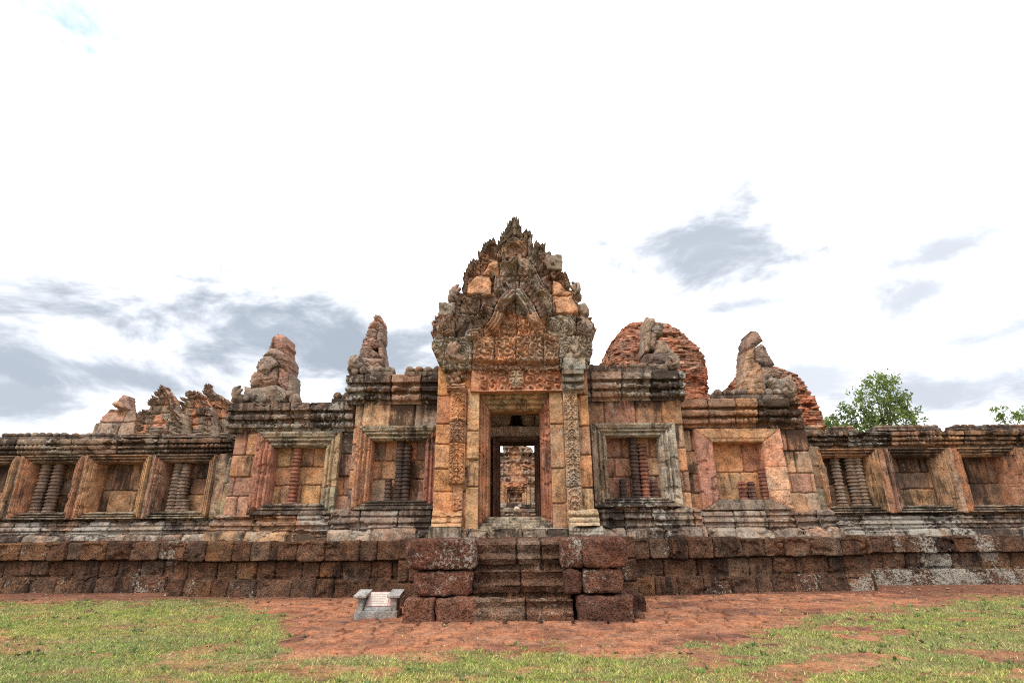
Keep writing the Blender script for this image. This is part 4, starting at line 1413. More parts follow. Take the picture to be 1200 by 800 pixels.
# ================================================================ ruined end gables on the bays
def rock(mb, pts, D, tint, seed, thick=.7, bulge=.12, lean=.06, wear=(.45, .4), res=.014, tilt=(0, 0)):
    """a weathered stone with a traced outline: domed, faceted, thick"""
    xs, zs = [p[0] for p in pts], [p[1] for p in pts]
    xc, zc = sum(xs) / len(xs), sum(zs) / len(zs)
    closed = list(pts) + [pts[0]]

    def f(X, Z):
        d, _, _ = poly_dist(closed, X, Z)
        R = bulge * 1.3
        out = bulge * np.sqrt(np.clip(1 - (1 - np.clip(d / R, 0, 1)) ** 2, 0, 1)) - bulge
        out = out + tilt[0] * (X - xc) + tilt[1] * (Z - zc)
        out = out + (fbm(X * 2.6, Z * 2.6, 4, seed) - .5) * .13 + (fbm(X * 10, Z * 10, 3, seed + 1) - .5) * .05
        k = np.abs(fbm(X * 1.7, Z * 4.5, 3, seed + 5) - .5)
        out = out - .04 * (1 - sstep(k, .0, .03))
        T = np.broadcast_to(np.array(tint), X.shape + (3,)) * (.82 + .36 * fbm(X * 3, Z * 3, 3, seed + 2))[..., None]
        r, g = wear_noise(X, Z, seed, *wear)
        return out, T, stack3(r, g)

    def mask(X, Z):
        jx = (fbm(X * 9, Z * 9, 2, seed + 6) - .5) * .07
        jz = (fbm(X * 9 + 4, Z * 9, 2, seed + 7) - .5) * .07
        return inside(pts, X + jx, Z + jz)
    relief('', (min(xs) - .05, max(xs) + .05, min(zs) - .05, max(zs) + .05), D, f, SAND, None, mask, thick, res, True, lean, mb=mb)


def gable(D, s, ox, oy, stones, fans, bosses=(), res=.014, parent=None, name='end_gable', label=None):
    mb = MB()
    for i, (pts, tint, dD) in enumerate(stones):
        rng = np.random.default_rng(i * 7 + int(ox))
        rock(mb, [tr_pt(u, v, D + dD * .6, ox, oy, s) for u, v in pts], D + dD * .6, tint, int(ox) + i * 13, res=res, tilt=(rng.uniform(-.25, .25), rng.uniform(-.1, .15)))
    for (u, v, r) in bosses:
        x, z = tr_pt(u, v, D, ox, oy, s)
        lump(mb, (x, D - .12, z), (r, r * .9, r), (.24, .185, .145), (.6, .5, 0), .2, int(u), 12, 5)
    g_ = mb.build(name, SAND, parent if parent is not None else gate, label=label)
    for (u, v, size, flip) in fans:
        fb = MB()
        x, z = tr_pt(u, v, D, ox, oy, s)
        naga_fan(fb, x, D - .08, z, size, flip, (.25, .195, .15), int(u + v))
        fb.build('naga_head', SAND, g_)
    return g_


PK, PB_, BRN, GRB, DKB = (.33, .19, .145), (.36, .22, .16), (.25, .16, .12), (.23, .18, .14), (.155, .11, .09)
gable(DOUT - .05, 8, 260, 380, [
    ([(425, 215), (440, 150), (490, 88), (545, 82), (590, 110), (602, 200), (592, 270), (540, 250), (480, 210)], PK, .35),
    ([(363, 275), (430, 208), (480, 203), (590, 262), (632, 330), (612, 440), (530, 390), (500, 335), (440, 290)], BRN, .22),
    ([(303, 440), (330, 310), (375, 280), (445, 285), (525, 352), (500, 385), (420, 450), (350, 440)], (.25, .18, .145), .08),
    ([(246, 580), (255, 470), (290, 432), (430, 436), (505, 380), (512, 500), (490, 560), (380, 590)], BRN, .08),
    ([(508, 375), (612, 435), (604, 600), (560, 610), (500, 525)], PK, .2),
    ([(598, 435), (646, 460), (642, 640), (585, 640)], GRB, .3),
    ([(180, 720), (180, 560), (250, 583), (400, 568), (480, 555), (600, 608), (650, 640), (690, 760), (180, 765)], GRB, .0),
    ([(370, 765), (375, 690), (480, 560), (500, 640), (495, 765)], BRN, -.1),
    ([(95, 770), (95, 742), (740, 742), (740, 775)], DKB, -.15)],
    [(165, 660, .46, True), (610, 690, .26, False)], [(425, 718, .10), (320, 692, .09), (250, 705, .09), (560, 715, .09), (700, 712, .15), (655, 670, .11)])
gable(DIN - .05, 8, 400, 360, [
    ([(296, 110), (296, 75), (318, 60), (350, 60), (370, 80), (372, 125), (335, 125)], PB_, .45),
    ([(248, 185), (262, 140), (292, 108), (345, 120), (350, 190)], (.36, .21, .15), .38),
    ([(222, 262), (238, 190), (300, 180), (325, 200), (330, 260), (290, 285)], BRN, .3),
    ([(178, 352), (205, 290), (222, 262), (300, 262), (335, 300), (340, 360), (240, 375)], PK, .22),
    ([(145, 440), (168, 380), (185, 345), (260, 350), (300, 390), (350, 440), (330, 500), (200, 480)], BRN, .12),
    ([(325, 130), (372, 130), (376, 240), (360, 300), (380, 400), (388, 470), (340, 480), (325, 330)], (.22, .155, .125), .3),
    ([(60, 640), (75, 560), (110, 470), (160, 440), (260, 470), (385, 460), (408, 600), (400, 660), (60, 660)], (.27, .19, .15), .0),
    ([(35, 668), (35, 640), (500, 640), (500, 668)], GRB, -.12)],
    [(120, 525, .42, True)], [(225, 605, .11), (300, 605, .10), (140, 612, .10), (360, 600, .10), (420, 610, .10), (480, 612, .10)])
gable(DIN - .05, 6.667, 680, 360, [
    ([(500, 350), (513, 200), (515, 80), (532, 58), (592, 64), (606, 105), (570, 150), (560, 270), (540, 350)], (.30, .22, .16), .3),
    ([(545, 300), (575, 140), (620, 108), (662, 118), (655, 190), (640, 215), (605, 220), (595, 330)], GRB, .25),
    ([(590, 345), (610, 240), (690, 270), (712, 310), (725, 360), (600, 365)], (.27, .20, .15), .15),
    ([(520, 440), (520, 350), (600, 350), (715, 352), (735, 400), (690, 440)], DKB, .0),
    ([(535, 525), (535, 435), (690, 435), (770, 440), (765, 500), (700, 525)], (.20, .155, .12), -.05)],
    [(725, 425, .44, False)], [(640, 490, .12)])
gable(DOUT - .05, 6.154, 840, 380, [
    ([(222, 185), (230, 100), (260, 45), (310, 42), (342, 112), (290, 150)], BRN, .4),
    ([(284, 175), (330, 130), (370, 160), (392, 215), (432, 275), (410, 300), (330, 300), (290, 255)], (.27, .19, .15), .22),
    ([(212, 290), (220, 190), (282, 155), (292, 300), (255, 380), (205, 420)], (.36, .24, .16), .28),
    ([(200, 490), (215, 400), (290, 260), (330, 290), (345, 400), (340, 490)], (.34, .21, .13), .12),
    ([(300, 490), (330, 300), (400, 300), (505, 335), (470, 375), (380, 400), (370, 490)], (.22, .16, .125), .12),
    ([(358, 400), (400, 375), (490, 382), (545, 352), (578, 420), (590, 535), (440, 535), (420, 470)], (.26, .20, .155), -.05)],
    [(520, 465, .48, False)], ())

# ================================================================ the two galleries
def gallery(label, x0, x1, wins, pxm, yw, ylint, ysill, ybase, seed, pal, jt, bal, tints, cap_runs):
    g = thing('gallery_wall', label, 'gallery', ((x0 + x1) / 2, DGAL, ZT))
    D = DGAL
    z1, zc = PZ(yw[0], D, pxm), PZ(yw[1], D, pxm)
    oz1, oz0 = PZ(ylint, D, pxm), PZ(ysill, D, pxm)
    zb = PZ(ybase, D, pxm)
    k = D / 630
    m = 8.5 * k
    op = [(PX(a, ysill, D), PX(b, ysill, D)) for a, b in wins]
    cornice('cornice', x0, x1, zc, z1, D, g, seed, pal=DARK + BROWN, k=.9, stain=.74, lichen=.46, w=(.7, 1.6), yback=D + 1.6)
    bl = Blocks([zb, oz0 - m, oz1 + m, zc + .05], x0, x1, (.9, 1.4), seed + 1, pal)
    # wall between the windows, one run per post
    edges = [x0] + [v for o in op for v in (o[0] - m * .5, o[1] + m * .5)] + [x1]
    wl = MB()
    strip('wall', x0, x1, [(zc + .05, .03), (oz1 + m * .6, .03)], D, bl, SAND, g, yback=D + 1, stain=.6, lichen=.4, seed=seed + 2)
    for i in range(0, len(edges), 2):
        strip('wall', edges[i], edges[i + 1], [(oz1 + m, 0), (zb - .02, 0)], D + .02, bl, SAND, g, yback=D + .9, stain=.45, lichen=.3, seed=seed + 3 + i)
    rng = np.random.default_rng(seed)
    for i, (a, b) in enumerate(op):
        fr = ring('window_frame', a, b, oz0, oz1, m, D - .06, g, tints[i % len(tints)], seed + 20 + i, [(0, .0), (.10, .0), (.14, .10), (.30, .11), (.34, .0), (.46, .0), (.50, .15), (.66, .16), (.70, .06), (.80, .06), (.84, .19), (1, .19)], mt=m, mbm=m * .9, thick=.55, wearv=(.5, .38))
        zs = [oz0 - .03] + [oz0 + (oz1 - oz0) * q for q in ((.35, .7) if i % 2 else (.45,))] + [oz1 + .03]
        strip('panel', a - .03, b + .03, [(oz1 + .03, 0), (oz0 - .03, 0)], D + .34, Blocks(zs, a, b, (.4, .9), seed + 40 + i, pal), SAND, fr, dx=.016, ds=.016, rough=.03, stain=.62, lichen=.25, seed=seed + 40 + i, yback=D + .6)
        for (px, ty, r, tint) in bal.get(i, ()):
            Y = D + .12
            baluster(fr, PX(px, ysill, Y), Y, oz0 - .01, min(PZ(ty, Y, px), oz1 + .02), r * k, tint, seed + int(px), (.5, .45, 0))
    # plain jamb stones standing between neighbouring frames
    for i in range(len(op) + 1):
        a = op[i - 1][1] + m if i else x0
        b = op[i][0] - m if i < len(op) else x1
        if b - a > 1.2:
            continue
        w2 = (b - a) / 2
        c = pick(jt, rng, 1)[0]

        def f(X, Z, a=a, b=b, c=c, sd=seed + 60 + i):
            d = np.minimum(X - a, b - X)
            out = .09 * np.clip(d / .05, 0, 1) ** .5 + (fbm(X * 3, Z * 3, 4, sd) - .5) * .05 + (fbm(X * 12, Z * 12, 3, sd + 1) - .5) * .025
            T = np.broadcast_to(c, X.shape + (3,)) * (.8 + .4 * fbm(X * 2.4, Z * 1.4, 4, sd + 2))[..., None]
            r, g2 = wear_noise(X, Z, sd, .52, .34)
            return out, T, stack3(r, g2)
        zt, zl = oz1 + m * 1.05, oz0 - m * .95
        pl = [(a, zl + w2 * .5), (a + w2 * .5, zl), (b - w2 * .4, zl), (b, zl + w2 * .5), (b, zt - w2 * .6), (b - w2 * .5, zt), (a + w2 * .5, zt), (a, zt - w2 * .6)]
        relief('jamb', (a, b, zl, zt), D - .08, f, SAND, g, lambda X, Z, pl=pl: inside(pl, X, Z), .3, .013, False)
    plinth('plinth', x0, x1, ZT - .03, zb, D, g, seed + 5, pal=GREYS, stain=.62, lichen=.62, bead=True, k=.9)
    plinth('plinth', x0, x1, zb - .02, oz0 - m * .85, D + .02, g, seed + 6, pal=BROWN + GREYS, stain=.62, lichen=.5, k=.35)
    for i, (a, b, yb, yt) in enumerate(cap_runs):
        bud_row(g, PX(a, yb, D), PX(b, yb, D), PZ(yb, D, (a + b) / 2), PZ(yt, D, (a + b) / 2), D - .05, seed + 80 + i, .21)
    return g


GT = [[(.37, .18, .10), (.33, .17, .10), (.27, .19, .13), (.25, .19, .14)], [(.40, .22, .12), (.38, .24, .13), (.30, .18, .11), (.28, .22, .16)], [(.32, .18, .12), (.36, .22, .13), (.24, .16, .11), (.3, .25, .18)]]
PST = [((.29, .19, .13), 2), ((.33, .18, .115), 2), ((.25, .18, .13), 1)]
GB = (.19, .135, .105)
GB2 = (.235, .17, .13)
GPL = [((.22, .13, .085), 3), ((.30, .17, .10), 3), ((.36, .22, .12), 2), ((.17, .115, .085), 2)]
gallery('long carved gallery wall left of the gatehouse, with four ruined crowns showing over it', -16.5, PX(262, 604, DGAL), [(-214, -160), (-135, -81), (-54, 1), (27, 79), (103.5, 159.5), (184, 238)],
        120, (516.5, 533.5), 543, 599.5, 611, 401, GPL, PST, {3: [(41, 543, 6.0, GB), (56.5, 543, 6.2, GB)], 5: [(200, 543, 5.6, GB2), (209.5, 543, 5.8, GB2), (216, 585, 5.0, GB2)]}, GT,
        [(7, 83, 516.5, 508), (88, 136, 516.5, 508), (146, 190, 514, 509), (196, 268, 514, 508)])
gallery('long weathered gallery wall right of the gatehouse, with a green tree showing over it', PX(945, 600, DGAL), 17.0, [(973, 1026), (1056, 1110), (1138.5, 1192), (1219, 1273), (1301, 1355)],
        1060, (507, 524), 535, 592, 603, 431, GPL, PST, {0: [(988, 535, 5.6, GB2), (1005.5, 535, 6.2, GB2), (1014.5, 535, 5.6, GB2)]}, GT[1:] + GT[:1],
        [(925, 959, 508, 500), (971, 997, 507, 500), (1022, 1096, 506, 499), (1113, 1215, 505, 498)])
# pale quoin blocks that close the left and right galleries against the gatehouse
qb = MB()
for (a, t, b, u_, c) in [(246, 536, 266, 566, (.30, .25, .18)), (244, 566, 264, 608, (.36, .27, .16))]:
    block(qb, PX(a, u_, DGAL - .15), PX(b, u_, DGAL - .15), DGAL - .16, DGAL + .3, PZ(u_, DGAL - .15, a), PZ(t, DGAL - .15, a), c, .05, .04, .025, a, (.5, .45, 0), 5)
qb.build('quoin', SAND, gate)
qb = MB()
for (a, t, b, u_, c) in [(938, 573, 972, 606, (.30, .235, .16)), (941, 546, 971, 572.5, (.26, .17, .115)), (940, 522, 963, 545.5, (.31, .24, .165))]:
    block(qb, PX(a, (u_ + t) / 2, DGAL - .2), PX(b, (u_ + t) / 2, DGAL - .2), DGAL - .2, DGAL + .3, PZ(u_, DGAL - .2, a), PZ(t, DGAL - .2, a), c, .06, .05, .025, a, (.5, .42, 0), 5)
qb.build('quoin', SAND, gate)


# ================================================================ ruins beyond
def brick_tower(name, label, cx, D, rz, depth, seed, zb=0.0, parts=None):
    """a ruined brick tower: rz = [(half width, z)], a rounded square in plan, brick courses, frayed edges"""
    t = thing(name, label, 'ruined tower', (cx, D + depth, 0))
    pr = np.array(rz, float)
    H = .10
    zs = np.arange(pr[0, 1], pr[-1, 1], .035)
    A = np.linspace(0, 2 * np.pi, 420, endpoint=False)
    AA, ZZ = np.meshgrid(A, zs, indexing='xy')
    Wd = np.interp(ZZ, pr[:, 1], pr[:, 0])
    e = 4.5
    sq = 1 / (np.abs(np.cos(AA)) ** e + np.abs(np.sin(AA)) ** e) ** (1 / e)
    R0 = Wd * sq
    S = AA * Wd.mean() * 1.1
    row = np.floor(ZZ / H)
    bw = .27
    q = S / bw + (row % 2) * .5
    col = np.floor(q)
    rn = _hash(col, row, seed)
    rowoff = (_hash(row, row * 0, seed + 3) - .5) * .05
    big = (fbm(S * .8, ZZ * .9, 4, seed + 4) - .5) * .22 - .16 * sstep(fbm(S * 1.1 + 7, ZZ * 1.3, 4, seed + 14), .52, .62)
    jd = np.minimum(np.abs(q - np.round(q)) * bw, np.minimum((ZZ / H) % 1, 1 - (ZZ / H) % 1) * H)
    R = R0 + rowoff + (rn - .5) * .09 + big - .035 * (1 - sstep(jd, .008, .03))
    gone = _hash(col, row, seed + 8) > .93
    R = R - np.where(gone, .12, 0)
    R = np.maximum(R, .05)
    V = np.stack([cx + R * np.cos(AA), D + depth + R * np.sin(AA) * (depth / pr[0, 0]), ZZ], -1)
    n, m = V.shape[:2]
    i, j = np.meshgrid(np.arange(n - 1), np.arange(m), indexing='ij')
    j2 = (j + 1) % m
    qd = np.stack([i * m + j, i * m + j2, (i + 1) * m + j2, (i + 1) * m + j], -1).reshape(-1, 4)
    base = np.array([.335, .135, .076])[None, None] * (.5 + .85 * rn)[..., None]
    grey = sstep(fbm(S * .6, ZZ * .7, 4, seed + 6), .46, .62)[..., None] * .5
    base = base * (1 - grey) + np.array([.23, .15, .11]) * grey
    gi = (_hash(col, row, seed + 12) > .9)[..., None]
    base = np.where(gi, np.array([.42, .27, .18]) * (.6 + .5 * rn)[..., None], base)
    W = stack3(.40 + (rn - .5) * .3 + 0 * R, .36 + (rn - .5) * .4)
    mb = MB()
    Vf = np.vstack([V.reshape(-1, 3), [[cx, D + depth, zs[-1] + .1]]])
    tr = [[(n - 1) * m + k, (n - 1) * m + (k + 1) % m, n * m] for k in range(m)]
    mb.add(Vf, qd, tr, np.vstack([base.reshape(-1, 3), base[-1, :1]]), np.vstack([W.reshape(-1, 3), W[-1, :1]]))
    mb.build('brick_core', BRICK, t, smooth=False)
    return t


def rz_from(pts, D, cxp):
    """half widths from traced left and right edges: (left px, right px, y)"""
    out = []
    for (a, b, y) in pts:
        out.append(((PX(b, y, D) - PX(a, y, D)) / 2, PZ(y, D, cxp)))
    return out


DB1 = 22.0
pts = [(702, 828, 480), (704, 820, 462), (704, 820, 440), (705, 818, 425), (710, 813, 412), (715, 805, 400), (725, 797, 389), (734, 788, 381), (744, 780, 376)]
rz = rz_from(pts, DB1 + 2.0, 764)
brick_tower('brick_tower', 'rounded orange brick tower stump just right of the carved gable', PX(764, 430, DB1 + 2), DB1, [(rz[0][0], -.1)] + rz, 3.0, 501)
DB2 = 20.5
pts = [(853, 950, 520), (853, 944, 500), (852, 938, 485), (853, 931, 462), (857, 921, 445), (868, 915, 436), (880, 911, 429)]
rz = rz_from(pts, DB2 + 1.8, 903)
brick_tower('brick_tower', 'low orange brick ruin showing behind the broken gable at far right of the gatehouse', PX(903, 470, DB2 + 1.8), DB2, [(rz[0][0], -.1)] + rz, 2.6, 511)
rb = MB()
rng = np.random.default_rng(77)
for i in range(240):
    px, py = rng.uniform(796, 836), 0
    t_ = (px - 796) / 40
    py = rng.uniform(452 + 18 * t_, 476)
    d = rng.uniform(15.2, 15.9)
    x, z = PX(px, py, d), PZ(py, d, px)
    block(rb, x - .14, x + .14, d, d + .25, z - .06, z + .06, np.array([.33, .14, .08]) * rng.uniform(.6, 1.3), .02, .03, .07, i, (.45, .5, 0))
block(rb, PX(796, 470, 15.5), PX(836, 470, 15.5), 15.4, 16.4, PZ(520, 15.5, 816), PZ(470, 15.5, 816), (.30, .13, .08), .05, .08, .06, 5, (.45, .5, 0))
rbo = rb.build('brick_core', BRICK, gate, label='rough orange brick rubble exposed behind the cornice')

# stone crowns of four ruins behind the left gallery
DH = 24.0


def crown(label, outline, split, seed, tintset, head=None, D=DH, s=6, ox=80, oy=440, cell=.34, carve=1, name='ruined_shrine', amp=.16):
    xz = [tr_pt(u, v, D, ox, oy, s) for u, v in outline]
    xs, zs = [p[0] for p in xz], [p[1] for p in xz]
    t = thing(name, label, 'ruin', ((min(xs) + max(xs)) / 2, D, 0))
    courses = [min(zs) - .3] + sorted(tr_pt(0, v, D, ox, oy, s)[1] for v in split) + [max(zs) + .1]
    bl = Blocks(courses, min(xs), max(xs), (.7, 1.3), seed, tintset, off=.07)

    ring_ = list(xz) + [xz[0]]

    def f(X, Z):
        h, T, d, a, b = bl.eval(X, Z, .04, .03, .10, .05)
        p = curls(X, Z, cell, seed)
        T = T * (.8 + .4 * fbm(X * 1.2, Z * 1.2, 3, seed))[..., None]
        r, g = wear_noise(X, Z, seed, .45, .5)
        hh = (Z - min(zs)) / (max(zs) - min(zs))
        out = h + amp * p * carve
        if carve:
            dd, arc, _ = poly_dist(ring_, X, Z)
            rows = np.floor(dd / .33)
            q = np.abs((arc / .24 + rows * .5) % 1 - .5) * 2
            tt = (dd / .33) % 1
            lf = np.clip(1 - q / np.clip(tt, .05, 1) ** .6, 0, 1) * (1.1 - .6 * tt)
            out = np.where(rows < 1, h + .26 * lf, out)
            bandm = (dd > .33) & (dd < .55)
            out = np.where(bandm, h + .14 + .05 * np.cos((dd - .44) * 60), out)
            core = (dd > .62) & (fbm(X * .8, Z * .8, 2, seed + 21) > .45)
            T = np.where(core[..., None], np.array([.47, .235, .14]) * (.85 + .3 * fbm(X * 3, Z * 3, 3, seed))[..., None], T)
            out = np.where(core, h + .08 * p, out)
        return out + (fbm(X * 2, Z * 2, 4, seed + 3) - .5) * .12 - .3 * hh, T, stack3(r + a * .5, g + b * .5)

    def mask(X, Z):
        jx = (vnoise(X * 7, Z * 7, seed) - .5) * .07
        jz = (vnoise(X * 7, Z * 7, seed + 1) - .5) * .07
        return inside(xz, X + jx, Z + jz)
    gm = MB()
    relief('gable', (min(xs) - .1, max(xs) + .1, min(zs), max(zs) + .1), D, f, SAND, t, mask, lambda X, Z: 2.0 - 1.75 * np.clip((Z - min(zs)) / (max(zs) - min(zs)), 0, 1) ** .5, .025, True, mb=gm)
    if carve:
        o = np.array(outline, float)
        lrg = np.random.default_rng(seed)
        for (u1, v1), (u2, v2) in zip(o[:-1], o[1:]):
            sl = math.hypot(u2 - u1, v2 - v1)
            for q in np.arange(8, sl, 17):
                u_, v_ = u1 + (u2 - u1) * q / sl, v1 + (v2 - v1) * q / sl
                if v_ > 400 or lrg.random() < .3:
                    continue
                nu, nv = (v2 - v1) / sl, -(u2 - u1) / sl
                leaf(gm, u_ - nu * 24, v_ - nv * 24, math.atan2(nu * .5, .5 - nv * .5) + lrg.normal(0, .25), 25 * lrg.uniform(.6, 1.1), 11, D - .05, np.array([.29, .20, .15]) * lrg.uniform(.8, 1.3), 0, D, (ox, oy, s), 1.6)
    gm.build('gable', SAND, t)
    if head:
        mb = MB()
        rock(mb, [tr_pt(u, v, D, ox, oy, s) for u, v in head[0]], D + .1, head[1], seed + 9, .55, .22, 0, res=.025)
        rock(mb, [tr_pt(u, v, D, ox, oy, s) for u, v in [(300, 200), (312, 180), (345, 172), (372, 185), (378, 222), (330, 220)]], D - .02, (.46, .28, .19), seed + 10, .3, .12, 0, res=.025)
        mb.build('finial', SAND, t)
    zt = min(zs) + .02
    w0, w1 = min(xs), max(xs)
    strip('wall', w0, w1, [(zt, 0), (-.1, 0)], D - .02, Blocks(np.linspace(-.1, zt, 9), w0, w1, (.6, 1.1), seed + 4, BROWN), SAND, t, yback=D + 2.2, dx=.06, ds=.06, seed=seed)
    return t


SP_ = [((.34, .19, .13), 3), ((.27, .19, .14), 2), ((.36, .26, .18), 1)]
crown('lone slumped stone crown with a small loose head stone, behind the left gallery', [(135, 460), (185, 320), (250, 232), (432, 225), (462, 270), (458, 400), (470, 460)], (325,), 601, SP_,
      ([(298, 200), (330, 155), (362, 126), (402, 138), (415, 236), (330, 240)], (.27, .17, .13)), amp=.04, carve=0)
MIX = [((.26, .21, .155), 3), ((.46, .23, .13), 1.6), ((.22, .155, .115), 2), ((.33, .25, .18), 2)]
crown('sharply pointed carved gable of a shrine rising behind the left gallery', [(478, 460), (490, 380), (488, 285), (530, 240), (560, 205), (592, 160), (622, 122), (670, 68), (706, 104), (724, 150), (738, 180), (742, 240), (786, 268), (790, 460)],
      (205, 270, 345), 611, MIX)
crown('blunt topped carved gable of a shrine behind the left gallery, beside the pointed one', [(760, 460), (768, 235), (780, 190), (815, 150), (852, 116), (905, 108), (946, 136), (976, 205), (1003, 255), (1005, 460)], (165, 230, 290, 350), 621, MIX, D=DH + 1)
crown('jagged carved gable with a thin finial close against the left end of the gatehouse', [(985, 460), (985, 200), (942, 165), (960, 100), (986, 66), (1012, 108), (1050, 128), (1112, 170), (1142, 190), (1160, 260), (1175, 460)], (180, 240, 310), 631, MIX, D=DH + 2)

# the shrine seen through the doorways
DS = 33.0
sh = thing('inner_shrine', 'carved grey and orange shrine with a closed door seen through the open doorway', 'shrine', (0, DS, 0))


def sx(u, v):
    """tracing of the doorway view: 5 px per photo pixel from (560, 460)"""
    return tr_pt(u, v, DS, 560, 460, 5)


so_ = [sx(u, v) for u, v in [(20, 530), (60, 400), (80, 350), (140, 335), (150, 300), (175, 270), (200, 225), (235, 190), (262, 230), (285, 290), (300, 310), (318, 360), (335, 330), (360, 340), (430, 420), (440, 530)]]
xs, zs = [p[0] for p in so_], [p[1] for p in so_]
sbl = Blocks([min(zs) - .2] + sorted(sx(0, v)[1] for v in (310, 360, 410, 455, 490)) + [max(zs) + .2], min(xs), max(xs), (.9, 1.6), 701, [((.27, .185, .135), 3), ((.42, .22, .12), 2), ((.22, .155, .115), 2), ((.31, .23, .165), 2)], off=.14)


def sh_f(X, Z):
    h, T, d, a, b = sbl.eval(X, Z, .05, .04, .10, .08)
    hh = (Z - min(zs)) / (max(zs) - min(zs))
    # an arch band in the middle, volutes all over
    ar = spline([sx(150, 520), sx(175, 470), sx(192, 440), sx(213, 420), sx(236, 440), sx(255, 470), sx(280, 520)], 5)
    dd, _, _ = poly_dist(ar, X, Z)
    out = h + .30 * curls(X, Z, .55, 702)
    nic = np.minimum(np.minimum(np.hypot((X - sx(213, 0)[0]) / .38, (Z - sx(0, 465)[1]) / .55), np.hypot((X - sx(213, 0)[0]) / .34, (Z - sx(0, 355)[1]) / .4)), np.hypot((X - sx(250, 0)[0]) / .4, (Z - sx(0, 510)[1]) / .25))
    T = np.where((nic < 1)[..., None], np.array([.40, .22, .13]), T)
    out = np.where(nic < 1, out * .3, np.where(nic < 1.35, out + .14, out))
    r, g = wear_noise(X, Z, 703, .46, .40)
    return out - .5 * hh, T, stack3(r + a * .4, g + b * .5)


relief('gable', (min(xs), max(xs), min(zs), max(zs)), DS, sh_f, SAND, sh, lambda X, Z: inside(so_, X + (vnoise(X * 3, Z * 3, 7) - .5) * .4, Z + (vnoise(X * 3, Z * 3, 8) - .5) * .4), 3.0, .035, True)
p0, p1 = sx(60, 660), sx(400, 525)
strip('wall', sx(20, 600)[0], sx(420, 600)[0], [(p1[1] + .02, 0), (p0[1], 0)], DS + .02, Blocks([p0[1] - .1] + [p0[1] + (p1[1] - p0[1]) * q for q in (.25, .5, .75)] + [p1[1] + .1], -9, 9, (.8, 1.4), 705, [((.36, .22, .13), 2), ((.26, .2, .15), 2), ((.42, .24, .13), 2)]), SAND, sh, yback=DS + 3, dx=.04, ds=.04, seed=705, stain=.42)
a, b = sx(188, 655), sx(258, 590)
ring('door_frame', a[0], b[0], a[1], b[1], .45, DS - .25, sh, [(.44, .25, .14), (.42, .26, .15), (.46, .24, .13), (.3, .22, .16)], 706, mt=.5, mbm=.06, thick=.5)
strip('door', a[0] - .02, b[0] + .02, [(b[1] + .02, 0), (a[1], 0)], DS - .05, Blocks([a[1] - .05] + [a[1] + (b[1] - a[1]) * q for q in (.3, .62)] + [b[1] + .1], -3, 3, (3, 4), 707, [((.40, .24, .15), 2), ((.36, .26, .18), 1)]), SAND, sh, beads=[(a[1] + .2, a[1] + .8, .3, .1)], dx=.03, ds=.03, seed=707)
for (u0, u1, c) in ((140, 163, (.40, .23, .13)), (268, 290, (.42, .25, .14)), (300, 330, (.3, .24, .18))):
    cm = MB()
    block(cm, sx(u0, 600)[0], sx(u1, 600)[0], DS - .3, DS + .1, p0[1], sx(0, 560)[1], c, .06, .08, .06, u0, (.4, .4, 0))
    cm.build('pilaster', SAND, sh)
carved('lintel', (sx(148, 545)[0], sx(292, 545)[0], sx(0, 562)[1], sx(0, 527)[1]), DS - .35, sh, (.44, .21, .12), 708, .4, .2, (.4, .35), .05, (), 'curl', .4)
zz = [-.1] + [sx(0, v)[1] for v in (708, 682, 658)]
strip('terrace_wall', -6, 6, [(zz[3], -3), (zz[3], .0), (zz[2], .02), (zz[2] - .02, .2), (zz[1], .22), (zz[1] - .02, .5), (zz[0], .55)], DS - .9, Blocks(zz, -6, 6, (.5, .9), 709, [((.19, .12, .09), 2), ((.25, .2, .15), 2), ((.15, .09, .07), 1)], off=.05), SAND, sh, dx=.04, ds=.04, rough=.06, seed=709, stain=.55, lichen=.6, yback=DS + 2)
lb = MB()
lump(lb, (sx(228, 690)[0], DS - 1.6, sx(0, 690)[1]), (.17, .2, .15), (.5, .43, .33), (.2, .6, 0), .3, 5, 14)
lb.build('mounting_stone', SAND, sh)

